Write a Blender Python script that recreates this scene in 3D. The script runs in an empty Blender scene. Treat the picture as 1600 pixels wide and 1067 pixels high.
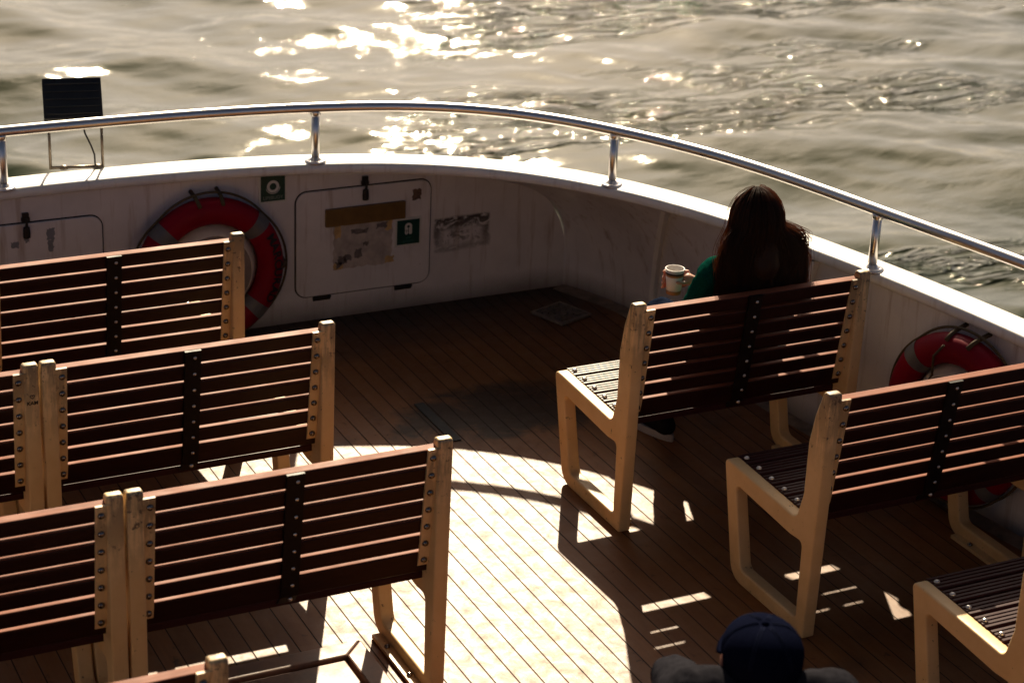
import bpy, bmesh, math, random
import numpy as np
from mathutils import Vector, Matrix, noise as mnoise

random.seed(7)
rng = np.random.default_rng(11)
scene = bpy.context.scene
COL = scene.collection
DEP = lambda: bpy.context.evaluated_depsgraph_get()

# ------------------------------------------------------------------ nodes
class NT:
    def __init__(s, tree):
        s.t = tree; s.n = tree.nodes; s.l = tree.links
    def add(s, typ, ins=None, **props):
        nd = s.n.new(typ)
        for k, v in props.items():
            setattr(nd, k, v)
        for k, v in (ins or {}).items():
            sock = nd.inputs[k]
            if isinstance(v, bpy.types.NodeSocket):
                s.l.new(v, sock)
            else:
                sock.default_value = v
        return nd
    def math(s, op, a, b=None, c=None, clamp=False):
        nd = s.n.new('ShaderNodeMath'); nd.operation = op; nd.use_clamp = clamp
        for i, v in enumerate((a, b, c)):
            if v is None: continue
            if isinstance(v, bpy.types.NodeSocket): s.l.new(v, nd.inputs[i])
            else: nd.inputs[i].default_value = v
        return nd.outputs[0]
    def noise(s, vec, scale, detail=4, rough=.55, dist=0.0):
        return s.add('ShaderNodeTexNoise', {'Vector': vec, 'Scale': scale, 'Detail': detail, 'Roughness': rough, 'Distortion': dist}).outputs['Fac']
    def ramp(s, fac, stops, interp='LINEAR'):
        nd = s.n.new('ShaderNodeValToRGB'); nd.color_ramp.interpolation = interp
        el = nd.color_ramp.elements
        while len(el) < len(stops): el.new(.5)
        for e, (p, c) in zip(el, stops):
            e.position = p; e.color = (c, c, c, 1) if isinstance(c, (int, float)) else (*c, 1)
        s.l.new(fac, nd.inputs[0]); return nd.outputs[0]
    def mix(s, fac, a, b, blend='MIX'):
        nd = s.n.new('ShaderNodeMix'); nd.data_type = 'RGBA'; nd.blend_type = blend
        for k, v in ((0, fac), (6, a), (7, b)):
            if isinstance(v, bpy.types.NodeSocket): s.l.new(v, nd.inputs[k])
            elif k == 0: nd.inputs[0].default_value = v
            else: nd.inputs[k].default_value = (*v, 1)
        return nd.outputs[2]
    def maprange(s, v, a, b, c=0., d=1.):
        return s.add('ShaderNodeMapRange', {'Value': v, 'From Min': a, 'From Max': b, 'To Min': c, 'To Max': d}).outputs[0]
    def bump(s, h, strength=.3, dist=.01, normal=None):
        ins = {'Height': h, 'Strength': strength, 'Distance': dist}
        if normal is not None: ins['Normal'] = normal
        return s.add('ShaderNodeBump', ins).outputs[0]

def new_mat(name, base=(.5, .5, .5), rough=.5, metal=0., **extra):
    m = bpy.data.materials.new(name); m.use_nodes = True
    t = NT(m.node_tree); b = t.n['Principled BSDF']
    b.inputs['Base Color'].default_value = (*base, 1)
    b.inputs['Roughness'].default_value = rough
    b.inputs['Metallic'].default_value = metal
    for k, v in extra.items():
        b.inputs[k.replace('_', ' ')].default_value = v
    return m, t, b

def coords(t, obj_random=True):
    c = t.add('ShaderNodeTexCoord').outputs['Object']
    if obj_random:
        r = t.add('ShaderNodeObjectInfo').outputs['Random']
        sh = t.math('MULTIPLY', r, 37.)
        cx = t.add('ShaderNodeCombineXYZ', {0: sh, 1: sh, 2: sh}).outputs[0]
        v = t.add('ShaderNodeVectorMath', {0: c, 1: cx}, operation='ADD').outputs[0]
        return c, v
    return c, c

def scaled(t, v, s):
    return t.add('ShaderNodeVectorMath', {0: v, 1: s}, operation='MULTIPLY').outputs[0]

def sep(t, v):
    return t.add('ShaderNodeSeparateXYZ', {0: v}).outputs

# --- cream enamel of the bench frames, chipped and grimy near the tops
def mat_cream():
    m, t, b = new_mat('cream_enamel', (.80, .54, .24), .42)
    c, v = coords(t)
    z = sep(t, c)[2]
    n1 = t.noise(v, 9, 4); n2 = t.noise(v, 42, 5, .7); n3 = t.noise(scaled(t, v, (70, 70, 9)), 1, 4, .6)
    top = t.maprange(z, .60, .88, 0., 1.)
    base = t.mix(t.ramp(n1, [(.3, 0.), (.75, 1.)]), (.86, .60, .30), (.76, .50, .22))
    # dark rubbed smudges near the post tops
    sm = t.math('MULTIPLY', t.ramp(t.math('ADD', t.math('MULTIPLY', n3, .6), t.math('MULTIPLY', n1, .5)), [(.46, 0.), (.58, 1.)]), top)
    base = t.mix(t.math('MULTIPLY', sm, .75), base, (.10, .075, .055))
    chip = t.ramp(t.math('ADD', n2, t.math('MULTIPLY', top, .07)), [(.65, 0.), (.69, 1.)])
    base = t.mix(t.math('MULTIPLY', chip, .85), base, (.09, .055, .035))
    low = t.maprange(z, .0, .22, 1., 0.)
    grime = t.math('MULTIPLY', t.math('MULTIPLY', low, t.noise(v, 14, 5, .7)), .75)
    base = t.mix(grime, base, (.22, .14, .07))
    t.l.new(base, b.inputs['Base Color'])
    t.l.new(t.ramp(n2, [(.2, .34), (.8, .6)]), b.inputs['Roughness'])
    t.l.new(t.bump(t.math('ADD', n1, t.math('MULTIPLY', n2, .25)), .25, .004), b.inputs['Normal'])
    return m

def mat_wood(name='varnished_red_wood', worn=0., dark=((.034, .0072, .0050), (.013, .003, .0022)), spec=.22):
    m, t, b = new_mat(name, (.06, .02, .012), .34, Specular_IOR_Level=spec)
    c, v = coords(t)
    g = t.noise(scaled(t, v, (2.2, 60, 60)), 1.5, 5, .6)
    n = t.noise(scaled(t, v, (6, 14, 14)), 1.4, 4, .6)
    base = t.mix(g, *dark)
    base = t.mix(t.math('MULTIPLY', t.ramp(n, [(.58, 0.), (.72, 1.)]), .6), base, (.045, .016, .010))
    if worn:  # up-facing slat tops painted lighter orange as if sunlit, broken by wear noise
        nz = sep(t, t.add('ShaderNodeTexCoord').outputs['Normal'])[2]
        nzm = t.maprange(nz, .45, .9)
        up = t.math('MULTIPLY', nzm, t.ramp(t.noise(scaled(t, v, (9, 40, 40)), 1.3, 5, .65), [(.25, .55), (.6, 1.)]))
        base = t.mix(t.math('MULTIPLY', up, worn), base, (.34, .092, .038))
    t.l.new(base, b.inputs['Base Color'])
    rg = t.ramp(n, [(.2, .30), (.8, .5)])
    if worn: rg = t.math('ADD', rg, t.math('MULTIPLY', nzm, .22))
    t.l.new(rg, b.inputs['Roughness'])
    t.l.new(t.bump(g, .25, .002), b.inputs['Normal'])
    return m

def mat_deck():
    m, t, b = new_mat('teak_deck', (.3, .17, .08), .45)
    c, v = coords(t, False)
    x, y, z = sep(t, c)
    W = .071
    u = t.math('DIVIDE', x, W)
    idx = t.math('FLOOR', u); fr = t.math('FRACT', u)
    edge = t.math('ABSOLUTE', t.math('SUBTRACT', fr, .5))
    seam = t.ramp(edge, [(.460, 0.), (.484, 1.)])
    # butt joints: each plank has its own offset along y
    rnd = t.add('ShaderNodeTexWhiteNoise', {'W': idx}, noise_dimensions='1D').outputs['Value']
    yy = t.math('ADD', t.math('DIVIDE', y, 9.), t.math('MULTIPLY', rnd, 7.3))
    pid = t.math('ADD', t.math('MULTIPLY', idx, 3.17), t.math('FLOOR', yy))
    prnd = t.add('ShaderNodeTexWhiteNoise', {'W': pid}, noise_dimensions='1D').outputs['Value']
    cut = seam
    sh = t.add('ShaderNodeCombineXYZ', {0: t.math('MULTIPLY', prnd, 9.), 1: t.math('MULTIPLY', prnd, 23.), 2: 0.}).outputs[0]
    vv = t.add('ShaderNodeVectorMath', {0: c, 1: sh}, operation='ADD').outputs[0]
    grain = t.noise(scaled(t, vv, (75, 3.2, 1)), 1.3, 6, .62)
    blot = t.noise(c, 2.1, 5, .62, .6)
    spots = t.noise(c, 17, 5, .7, .4)
    grit = t.noise(c, 140, 3, .6)
    base = t.mix(prnd, (.265, .098, .024), (.160, .055, .013))
    base = t.mix(t.math('MULTIPLY', grain, .7), base, (.11, .040, .011))
    base = t.mix(t.math('MULTIPLY', t.ramp(blot, [(.56, 0.), (.70, 1.)]), .45), base, (.040, .024, .014))
    base = t.mix(t.math('MULTIPLY', t.ramp(spots, [(.63, 0.), (.70, 1.)]), .8), base, (.030, .017, .010))
    worn = t.ramp(t.noise(scaled(t, vv, (7, 1.1, 1)), 1.2, 5, .65), [(.45, 0.), (.75, 1.)])
    base = t.mix(t.math('MULTIPLY', worn, .4), base, (.32, .155, .052))
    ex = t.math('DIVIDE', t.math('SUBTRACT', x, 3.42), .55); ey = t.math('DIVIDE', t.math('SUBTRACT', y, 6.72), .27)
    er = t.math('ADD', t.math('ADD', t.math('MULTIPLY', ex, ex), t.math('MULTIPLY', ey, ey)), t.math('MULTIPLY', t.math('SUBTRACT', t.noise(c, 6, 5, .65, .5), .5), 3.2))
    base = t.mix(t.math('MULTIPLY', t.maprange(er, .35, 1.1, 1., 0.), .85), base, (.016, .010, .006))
    # dirt gathered by the bulkhead foot
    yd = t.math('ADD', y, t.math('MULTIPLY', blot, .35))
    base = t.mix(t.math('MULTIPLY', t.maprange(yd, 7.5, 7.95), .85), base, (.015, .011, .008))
    base = t.mix(cut, base, (.013, .008, .005))
    t.l.new(base, b.inputs['Base Color'])
    rough = t.math('ADD', t.ramp(spots, [(.3, .42), (.7, .58)]), t.math('MULTIPLY', cut, .3))
    t.l.new(rough, b.inputs['Roughness'])
    b.inputs['Specular IOR Level'].default_value = .36
    h = t.math('SUBTRACT', t.math('ADD', t.math('MULTIPLY', grain, .22), t.math('MULTIPLY', grit, .12)), cut)
    t.l.new(t.bump(h, .45, .004), b.inputs['Normal'])
    return m

def mat_white(name='white_gloss_paint', residue=False, dirt=.5, base0=(.76, .73, .70)):
    m, t, b = new_mat(name, base0, .38)
    c, v = coords(t, False)
    x, y, z = sep(t, c)
    x = t.math('ADD', x, XM)
    n = t.noise(c, 5, 5, .62); f = t.noise(c, 60, 4, .7)
    st = t.noise(scaled(t, c, (26, 26, 2.2)), 1, 4, .6)
    base = t.mix(t.math('MULTIPLY', t.ramp(n, [(.40, 0.), (.75, 1.)]), .45 * dirt), base0, tuple(q * .66 for q in base0))
    base = t.mix(t.math('MULTIPLY', t.ramp(st, [(.55, 0.), (.74, 1.)]), .7 * dirt), base, (base0[0] * .47, base0[1] * .36, base0[2] * .28))
    base = t.mix(t.math('MULTIPLY', t.ramp(f, [(.70, 0.), (.76, 1.)]), .8 * dirt), base, (.14, .11, .09))
    if residue:
        # grime line at the foot
        lo = t.maprange(t.math('ADD', z, t.math('MULTIPLY', n, .10)), .05, .15, 1., 0.)
        base = t.mix(t.math('MULTIPLY', lo, .75), base, (.10, .085, .075))
        # torn-off sticker: dark ragged glue inside a rectangle, darkest along its border
        def box(a0, a1, q, s=.012):
            return t.math('MULTIPLY', t.maprange(q, a0, a0 + s), t.maprange(q, a1 - s, a1, 1., 0.))
        dx = t.math('ADD', x, t.math('MULTIPLY', t.math('SUBTRACT', n, .5), .05))
        dz = t.math('ADD', z, t.math('MULTIPLY', t.math('SUBTRACT', n, .5), .04))
        outer = t.math('MULTIPLY', box(3.585, 3.865, dx), box(.240, .412, dz))
        inner = t.math('MULTIPLY', box(3.612, 3.838, dx, .03), box(.262, .365, dz, .03))
        ring = t.math('SUBTRACT', outer, inner, clamp=True)
        rag = t.noise(scaled(t, c, (17, 17, 24)), 1, 5, .7, 1.2)
        glue = t.math('MAXIMUM', t.math('MULTIPLY', ring, t.ramp(rag, [(.38, 0.), (.50, 1.)])),
                      t.math('MULTIPLY', inner, t.ramp(rag, [(.50, 0.), (.58, 1.)])))
        up = t.maprange(z, .25, .40, .45, 1.)
        base = t.mix(t.math('MULTIPLY', t.math('MULTIPLY', glue, up), .95), base, (.016, .011, .009))
    t.l.new(base, b.inputs['Base Color'])
    t.l.new(t.ramp(n, [(.3, .30), (.8, .52)]), b.inputs['Roughness'])
    t.l.new(t.bump(t.math('ADD', t.math('MULTIPLY', n, 1.), t.math('MULTIPLY', f, .15)), .18, .006), b.inputs['Normal'])
    return m

def mat_simple(name, base, rough=.5, metal=0., var=.25, scale=20., bump=.0, **ex):
    m, t, b = new_mat(name, base, rough, metal, **ex)
    c, v = coords(t)
    n = t.noise(v, scale, 5, .6)
    d = tuple(x * (1 - var) for x in base); l = tuple(min(1, x * (1 + var)) for x in base)
    t.l.new(t.mix(t.ramp(n, [(.3, 0.), (.7, 1.)]), d, l), b.inputs['Base Color'])
    t.l.new(t.ramp(n, [(.2, max(.02, rough * .8)), (.8, min(1., rough * 1.25))]), b.inputs['Roughness'])
    if bump: t.l.new(t.bump(t.noise(v, scale * 3, 4, .6), bump, .003), b.inputs['Normal'])
    return m

def mat_water():
    m, t, b = new_mat('sea_water', (.10, .085, .045), .06)
    c = t.add('ShaderNodeTexCoord').outputs['Object']
    b.inputs['IOR'].default_value = 1.333
    b.inputs['Specular Tint'].default_value = (1., .82, .40, 1)
    big = t.noise(c, .11, 4, .6, .5)
    base = t.mix(t.ramp(big, [(.35, 0.), (.65, 1.)]), WATER_A, WATER_B)
    t.l.new(base, b.inputs['Base Color'])
    # rippled patches between slicks
    patch = t.ramp(t.noise(scaled(t, c, (.22, .5, 1)), 1., 4, .6, .8), [(.48, .08), (.66, 1.)])
    rot = t.add('ShaderNodeMapping', {'Vector': c, 'Rotation': (0, 0, math.radians(-28)), 'Scale': (1., 2.6, 1.)}).outputs[0]
    r1 = t.noise(rot, 1.7, 3, .5, .4)
    r2 = t.noise(rot, 4.6, 4, .55, .8)
    r3 = t.noise(rot, 13., 3, .5, .4)
    rn = t.add('ShaderNodeTexNoise', {'Vector': t.add('ShaderNodeMapping', {'Vector': c, 'Rotation': (0, 0, math.radians(28)), 'Scale': (.75, 3.4, 1.)}).outputs[0], 'Scale': 1., 'Detail': 3, 'Roughness': .6, 'Distortion': .7}).outputs['Fac']
    ridge = t.math('POWER', t.math('SUBTRACT', 1., t.math('MULTIPLY', t.math('ABSOLUTE', t.math('SUBTRACT', rn, .5)), 2.)), 14.)
    lane = t.ramp(t.noise(t.add('ShaderNodeMapping', {'Vector': c, 'Location': (3.1, 1.7, 0), 'Rotation': (0, 0, math.radians(30)), 'Scale': (.07, .28, 1.)}).outputs[0], 1., 3, .5, .6), [(.46, 0.), (.56, 1.)])
    wx, wy, wz = sep(t, c)
    lane = t.math('MULTIPLY', lane, t.maprange(t.math('SUBTRACT', wx, t.math('MULTIPLY', wy, .46)), -.8, .8))
    h = t.math('ADD', t.math('MULTIPLY', t.math('MULTIPLY', ridge, lane), .11), t.math('ADD', t.math('MULTIPLY', r1, .012), t.math('MULTIPLY', t.math('ADD', t.math('MULTIPLY', r2, .010), t.math('MULTIPLY', r3, .0028)), patch)))
    t.l.new(t.bump(h, 1., 1.), b.inputs['Normal'])
    return m

def mat_hair(name, col, trans):
    m, t, b = new_mat(name, col, .55, Specular_IOR_Level=.3)
    c, v = coords(t)
    n = t.noise(scaled(t, v, (60, 60, 6)), 1.4, 4, .6)
    base = t.mix(n, tuple(q * .55 for q in col), tuple(q * 1.5 for q in col))
    t.l.new(base, b.inputs['Base Color'])
    tr = t.add('ShaderNodeBsdfTranslucent', {'Color': (*trans, 1)})
    mx = t.add('ShaderNodeMixShader', {0: .34, 1: b.outputs[0], 2: tr.outputs[0]})
    t.l.new(mx.outputs[0], t.n['Material Output'].inputs[0])
    return m

WATER_A = (.020, .036, .022); WATER_B = (.058, .058, .026)
XM = 1.95          # the stern is symmetrical about this line
M = {}
M['cream'] = mat_cream()
M['wood'] = mat_wood(dark=((.060, .018, .019), (.028, .0085, .009)), spec=.14); M['woodback'] = mat_wood('back_slat_wood_sunlit_tops', .95)
M['strap'] = mat_simple('dark_strap_paint', (.009, .005, .004), .5, var=.4, Specular_IOR_Level=.2)
M['bolt'] = mat_simple('bolt_steel', (.22, .20, .19), .22, 1., var=.2)
M['boltbright'] = mat_simple('bright_bolt_heads', (.75, .72, .68), .3, 1., var=.15)
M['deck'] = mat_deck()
M['white'] = mat_white('white_gloss_paint', dirt=.5, base0=(.80, .78, .75))
M['bulkhead'] = mat_white('grubby_white_bulkhead_paint', residue=True, dirt=1., base0=(.70, .67, .68))
M['rail'] = mat_simple('polished_stainless', (.84, .80, .77), .30, 1., var=.06, scale=8)
M['seam'] = mat_simple('black_rubber_seam', (.012, .011, .011), .7)
M['latch'] = mat_simple('dark_iron', (.03, .027, .025), .5, .6, var=.4, scale=60)
M['batten'] = mat_simple('brown_batten_wood', (.16, .085, .018), .5, var=.3, scale=8)
M['paper'] = mat_simple('torn_paper', (.42, .37, .34), .8, var=.25, scale=22)
M['tape_yellow'] = mat_simple('yellowed_tape', (.55, .36, .16), .6, var=.3)
M['red'] = mat_simple('lifebuoy_red', (.22, .0004, .013), .55, Specular_IOR_Level=.15, var=.15, scale=6)
M['band'] = mat_simple('reflective_band', (.11, .105, .11), .5, var=.15)
M['rope'] = mat_simple('grab_rope', (.075, .050, .022), .85, var=.4, scale=120)
M['black'] = mat_simple('black_lettering', (.010, .009, .009), .6)
M['hub'] = mat_simple('cream_holder_paint', (.62, .52, .42), .5, var=.12)
M['hubface'] = mat_simple('grey_holder_face', (.20, .155, .14), .6, var=.2)
M['green'] = mat_simple('sign_green', (.004, .045, .034), .35, var=.15)
M['signwhite'] = mat_simple('sign_white', (.62, .62, .58), .4, var=.1)
M['signtext'] = mat_simple('faded_sign_text', (.16, .21, .18), .5, var=.1)
M['signfaint'] = mat_simple('faint_sign_text', (.03, .13, .10), .5, var=.1)
M['lampblack'] = mat_simple('black_lamp_housing', (.012, .012, .013), .45)
M['greymetal'] = mat_simple('weathered_steel', (.20, .16, .12), .4, .7, var=.3, scale=40)
M['glass'] = mat_simple('lamp_glass', (.3, .3, .3), .1)
M['grate'] = mat_simple('worn_drain_metal', (.20, .17, .145), .5, .35, var=.4, scale=45)
M['slot'] = mat_simple('dark_slot_metal', (.012, .013, .013), .6, 0., var=.8, scale=50)
M['waterway'] = mat_simple('grey_waterway_paint', (.20, .15, .115), .6, var=.55, scale=13, bump=.3)
M['skin'] = mat_simple('skin', (.55, .29, .20), .48, var=.10, scale=25, Subsurface_Weight=.12)
M['skin_ruddy'] = mat_simple('ruddy_skin', (.30, .10, .06), .55, var=.10, scale=25)
M['jumper'] = mat_simple('dark_green_wool', (.004, .052, .037), .9, Specular_IOR_Level=0., var=.3, scale=160, bump=.5)
M['denim'] = mat_simple('dark_navy_denim', (.012, .017, .034), .9, Specular_IOR_Level=0., var=.3, scale=180, bump=.3)
M['shoe'] = mat_simple('black_canvas', (.012, .012, .014), .7, Specular_IOR_Level=0.)
M['sole'] = mat_simple('white_rubber_sole', (.30, .28, .30), .6, var=.1)
M['hair'] = mat_hair('auburn_hair', (.036, .0165, .0085), (.50, .215, .065))
M['jacket'] = mat_simple('charcoal_jacket', (.020, .019, .023), .7, Specular_IOR_Level=0., var=.25, scale=90, bump=.3)
M['jacketdark'] = mat_simple('black_jacket_cloth', (.006, .006, .007), .65, Specular_IOR_Level=0., var=.25, scale=90, bump=.3)
M['capnavy'] = mat_simple('navy_cap_twill', (.0045, .0055, .014), .85, Specular_IOR_Level=0., var=.2, scale=220, bump=.3)
M['stitch'] = mat_simple('navy_thread', (.016, .019, .040), .8, Specular_IOR_Level=0.)
M['darkhair'] = mat_hair('dark_short_hair', (.016, .011, .008), (.05, .03, .02))
M['cup'] = mat_simple('white_paper_cup', (.80, .74, .69), .5, var=.05)
M['cupbrown'] = mat_simple('dark_brown_print', (.055, .022, .008), .5, var=.1)
M['cuporange'] = mat_simple('tan_orange_print', (.40, .17, .055), .5, var=.1)
M['coffee'] = mat_simple('coffee', (.035, .012, .005), .12)
M['hatchwood'] = mat_simple('hatch_coaming_wood', (.20, .095, .055), .5, var=.35, scale=11, bump=.3)
M['hull'] = mat_white('hull_paint', dirt=.6)

# ------------------------------------------------------------------ mesh helpers
def obj(name, me, mats, parent=None, smooth=False, bevel=0.):
    if isinstance(me, bmesh.types.BMesh):
        b = me; me = bpy.data.meshes.new(name)
        bmesh.ops.recalc_face_normals(b, faces=b.faces[:])
        b.to_mesh(me); b.free()
    me.name = name
    o = bpy.data.objects.new(name, me); COL.objects.link(o)
    if not isinstance(mats, (list, tuple)): mats = [mats]
    if len(me.materials) == 0:
        for m in mats: me.materials.append(m)
    if parent is not None:
        o.parent = parent
        w = Vector((0, 0, 0)); p = parent
        while p is not None:
            w += p.location; p = p.parent
        if name not in LOCAL:
            me.transform(Matrix.Translation(-w))
    if smooth:
        me.polygons.foreach_set('use_smooth', [True] * len(me.polygons))
    if bevel:
        md = o.modifiers.new('bevel', 'BEVEL'); md.width = bevel; md.segments = 2; md.limit_method = 'ANGLE'; md.angle_limit = math.radians(40)
    return o
LOCAL = set()

def thing(name, label, cat, loc=(0, 0, 0), group=None):
    o = bpy.data.objects.new(name, None); COL.objects.link(o); o.location = loc
    o.empty_display_size = .1
    tag(o, label, cat, group); return o
def tag(o, label, cat, group=None, kind=None):
    o['label'] = label; o['category'] = cat
    if group: o['group'] = group
    if kind: o['kind'] = kind
    return o
def structure(o, kind='structure'):
    o['kind'] = kind; return o

def box(b, lo, hi, mi=0, M4=None):
    lo = Vector(lo); hi = Vector(hi)
    vs = [b.verts.new((x, y, z)) for z in (lo.z, hi.z) for y in (lo.y, hi.y) for x in (lo.x, hi.x)]
    if M4 is not None:
        for v in vs: v.co = M4 @ v.co
    fs = []
    for q in ((0, 2, 3, 1), (4, 5, 7, 6), (0, 1, 5, 4), (2, 6, 7, 3), (0, 4, 6, 2), (1, 3, 7, 5)):
        f = b.faces.new([vs[i] for i in q]); f.material_index = mi; fs.append(f)
    return vs

def prism_x(b, prof, x0, x1, mi=0, M4=None):
    a = [b.verts.new((x0, y, z)) for y, z in prof]; c = [b.verts.new((x1, y, z)) for y, z in prof]
    if M4 is not None:
        for v in a + c: v.co = M4 @ v.co
    n = len(prof)
    fs = [b.faces.new(a[::-1]), b.faces.new(c)]
    for i in range(n): fs.append(b.faces.new((a[i], a[(i + 1) % n], c[(i + 1) % n], c[i])))
    for f in fs: f.material_index = mi

def tube(b, pts, r, seg=10, mi=0, cap=True, closed=False):
    pts = [Vector(p) for p in pts]; n = len(pts)
    rr = r if isinstance(r, (list, tuple)) else [r] * n
    rings = []; up = None
    for i, p in enumerate(pts):
        if closed: d = pts[(i + 1) % n] - pts[i - 1]
        else: d = pts[min(i + 1, n - 1)] - pts[max(i - 1, 0)]
        d.normalize()
        if up is None:
            up = Vector((0, 0, 1)) if abs(d.z) < .9 else Vector((1, 0, 0))
        s = d.cross(up); s.normalize(); up = s.cross(d); up.normalize()
        rings.append([b.verts.new(p + (s * math.cos(a) + up * math.sin(a)) * rr[i]) for a in [2 * math.pi * k / seg for k in range(seg)]])
    m = n if closed else n - 1
    for i in range(m):
        A = rings[i]; B = rings[(i + 1) % n]
        for k in range(seg):
            f = b.faces.new((A[k], A[(k + 1) % seg], B[(k + 1) % seg], B[k])); f.material_index = mi; f.smooth = True
    if cap and not closed:
        f = b.faces.new(rings[0][::-1]); f.material_index = mi
        f = b.faces.new(rings[-1]); f.material_index = mi

def lathe(b, prof, seg=24, M4=None, mi=0, smooth=True):
    rings = []
    for r, z in prof:
        ring = [b.verts.new((r * math.cos(2 * math.pi * k / seg), r * math.sin(2 * math.pi * k / seg), z)) for k in range(seg)]
        if M4 is not None:
            for v in ring: v.co = M4 @ v.co
        rings.append(ring)
    for A, B in zip(rings, rings[1:]):
        for k in range(seg):
            f = b.faces.new((A[k], A[(k + 1) % seg], B[(k + 1) % seg], B[k])); f.material_index = mi; f.smooth = smooth
    f = b.faces.new(rings[0][::-1]); f.material_index = mi
    f = b.faces.new(rings[-1]); f.material_index = mi

def dome(b, p, d, r, h, mi=0):
    z = Vector(d).normalized(); q = z.to_track_quat('Z', 'Y').to_matrix().to_4x4()
    lathe(b, [(r, 0), (r, h * .25), (r * .82, h * .65), (r * .45, h * .93), (r * .08, h)], 10, Matrix.Translation(p) @ q, mi)

def round_poly(pts, segs=5):
    """pts: (x, y, r) -> list of (x, y) with rounded corners"""
    out = []; n = len(pts)
    for i in range(n):
        p = Vector(pts[i][:2]); r = pts[i][2]
        a = Vector(pts[i - 1][:2]); c = Vector(pts[(i + 1) % n][:2])
        if r <= 0: out.append((p.x, p.y)); continue
        u = (a - p).normalized(); w = (c - p).normalized()
        ang = u.angle(w)
        tlen = min(r / math.tan(ang / 2), (a - p).length * .49, (c - p).length * .49)
        rr = tlen * math.tan(ang / 2)
        ctr = p + (u + w).normalized() * (rr / math.sin(ang / 2))
        s = p + u * tlen; e = p + w * tlen
        a0 = math.atan2(s.y - ctr.y, s.x - ctr.x); a1 = math.atan2(e.y - ctr.y, e.x - ctr.x)
        d = a1 - a0
        while d > math.pi: d -= 2 * math.pi
        while d < -math.pi: d += 2 * math.pi
        for k in range(segs + 1):
            t = a0 + d * k / segs
            out.append((ctr.x + rr * math.cos(t), ctr.y + rr * math.sin(t)))
    return out

def curve_plate(loops, depth, bevel=.006, res=2):
    """2-D filled curve with holes, extruded; returns mesh in curve space (XY outline, Z thickness centred)"""
    cu = bpy.data.curves.new('tmp', 'CURVE'); cu.dimensions = '2D'; cu.fill_mode = 'BOTH'
    for lp in loops:
        s = cu.splines.new('POLY'); s.points.add(len(lp) - 1); s.use_cyclic_u = True
        for q, (x, y) in zip(s.points, lp): q.co = (x, y, 0, 1)
    cu.extrude = max(depth / 2 - bevel, .0001); cu.bevel_depth = bevel; cu.bevel_resolution = res; cu.offset = -bevel
    o = bpy.data.objects.new('tmp', cu); COL.objects.link(o)
    me = bpy.data.meshes.new_from_object(o.evaluated_get(DEP()))
    bpy.data.objects.remove(o); bpy.data.curves.remove(cu)
    return me

def text_mesh(s, size, depth=.0006, align='CENTER', bold=0.):
    cu = bpy.data.curves.new('tmp', 'FONT'); cu.body = s; cu.size = size; cu.extrude = depth; cu.align_x = align; cu.align_y = 'CENTER'; cu.offset = bold
    o = bpy.data.objects.new('tmp', cu); COL.objects.link(o)
    me = bpy.data.meshes.new_from_object(o.evaluated_get(DEP()))
    bpy.data.objects.remove(o); bpy.data.curves.remove(cu)
    return me

def add_mesh(b, me, M4, mi=0):
    me.transform(M4); n0 = len(b.faces)
    b.from_mesh(me); b.faces.ensure_lookup_table()
    for f in b.faces[n0:]: f.material_index = mi
    bpy.data.meshes.remove(me)

ICO = {}
for _n in (2, 3):
    _b = bmesh.new(); bmesh.ops.create_icosphere(_b, subdivisions=_n, radius=1.)
    ICO[_n] = (np.array([v.co[:] for v in _b.verts]), np.array([[v.index for v in f.verts] for f in _b.faces])); _b.free()
def blob(prims, voxel=.008, smooth=4, noise_amp=0., noise_scale=20.):
    """union of tapered capsules / ellipsoids remeshed into ONE continuous surface"""
    VV = []; FF = []; cnt = 0
    def put(tv, tf):
        nonlocal cnt
        VV.append(tv); FF.append(tf + cnt); cnt += len(tv)
    def sph(p, r):
        put(ICO[2][0] * np.array(r) + np.array(p), ICO[2][1])
    for pr in prims:
        if pr[0] == 'c':
            p0, r0, p1, r1 = Vector(pr[1]), pr[2], Vector(pr[3]), pr[4]
            n = max(2, int((p1 - p0).length / (.28 * min(r0, r1))) + 1)
            for i in range(n + 1):
                t = i / n; r = r0 + (r1 - r0) * t
                sph(p0.lerp(p1, t), (r, r, r))
        elif pr[0] == 'e':
            p, r = Vector(pr[1]), pr[2]
            R = pr[3] if len(pr) > 3 else Matrix.Identity(4)
            put((ICO[3][0] * np.array(r)) @ np.array(R.to_3x3()).T + np.array(p), ICO[3][1])
    me = bpy.data.meshes.new('tmp'); va = np.concatenate(VV).astype(np.float32); fa = np.concatenate(FF).astype(np.int32)
    me.vertices.add(len(va)); me.vertices.foreach_set('co', va.ravel()); me.loops.add(fa.size); me.loops.foreach_set('vertex_index', fa.ravel())
    me.polygons.add(len(fa)); me.polygons.foreach_set('loop_start', np.arange(0, fa.size, 3, dtype=np.int32)); me.update(calc_edges=True)
    o = bpy.data.objects.new('tmp', me); COL.objects.link(o)
    md = o.modifiers.new('r', 'REMESH'); md.mode = 'VOXEL'; md.voxel_size = voxel
    if smooth:
        sm = o.modifiers.new('s', 'SMOOTH'); sm.factor = .5; sm.iterations = smooth
    out = bpy.data.meshes.new_from_object(o.evaluated_get(DEP()))
    bpy.data.objects.remove(o); bpy.data.meshes.remove(me)
    if noise_amp:
        for v in out.vertices:
            v.co += v.normal * (mnoise.noise(v.co * noise_scale) * noise_amp + mnoise.noise(v.co * noise_scale * 2.3) * noise_amp * .5)
    out.polygons.foreach_set('use_smooth', [True] * len(out.polygons))
    return out

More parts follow.
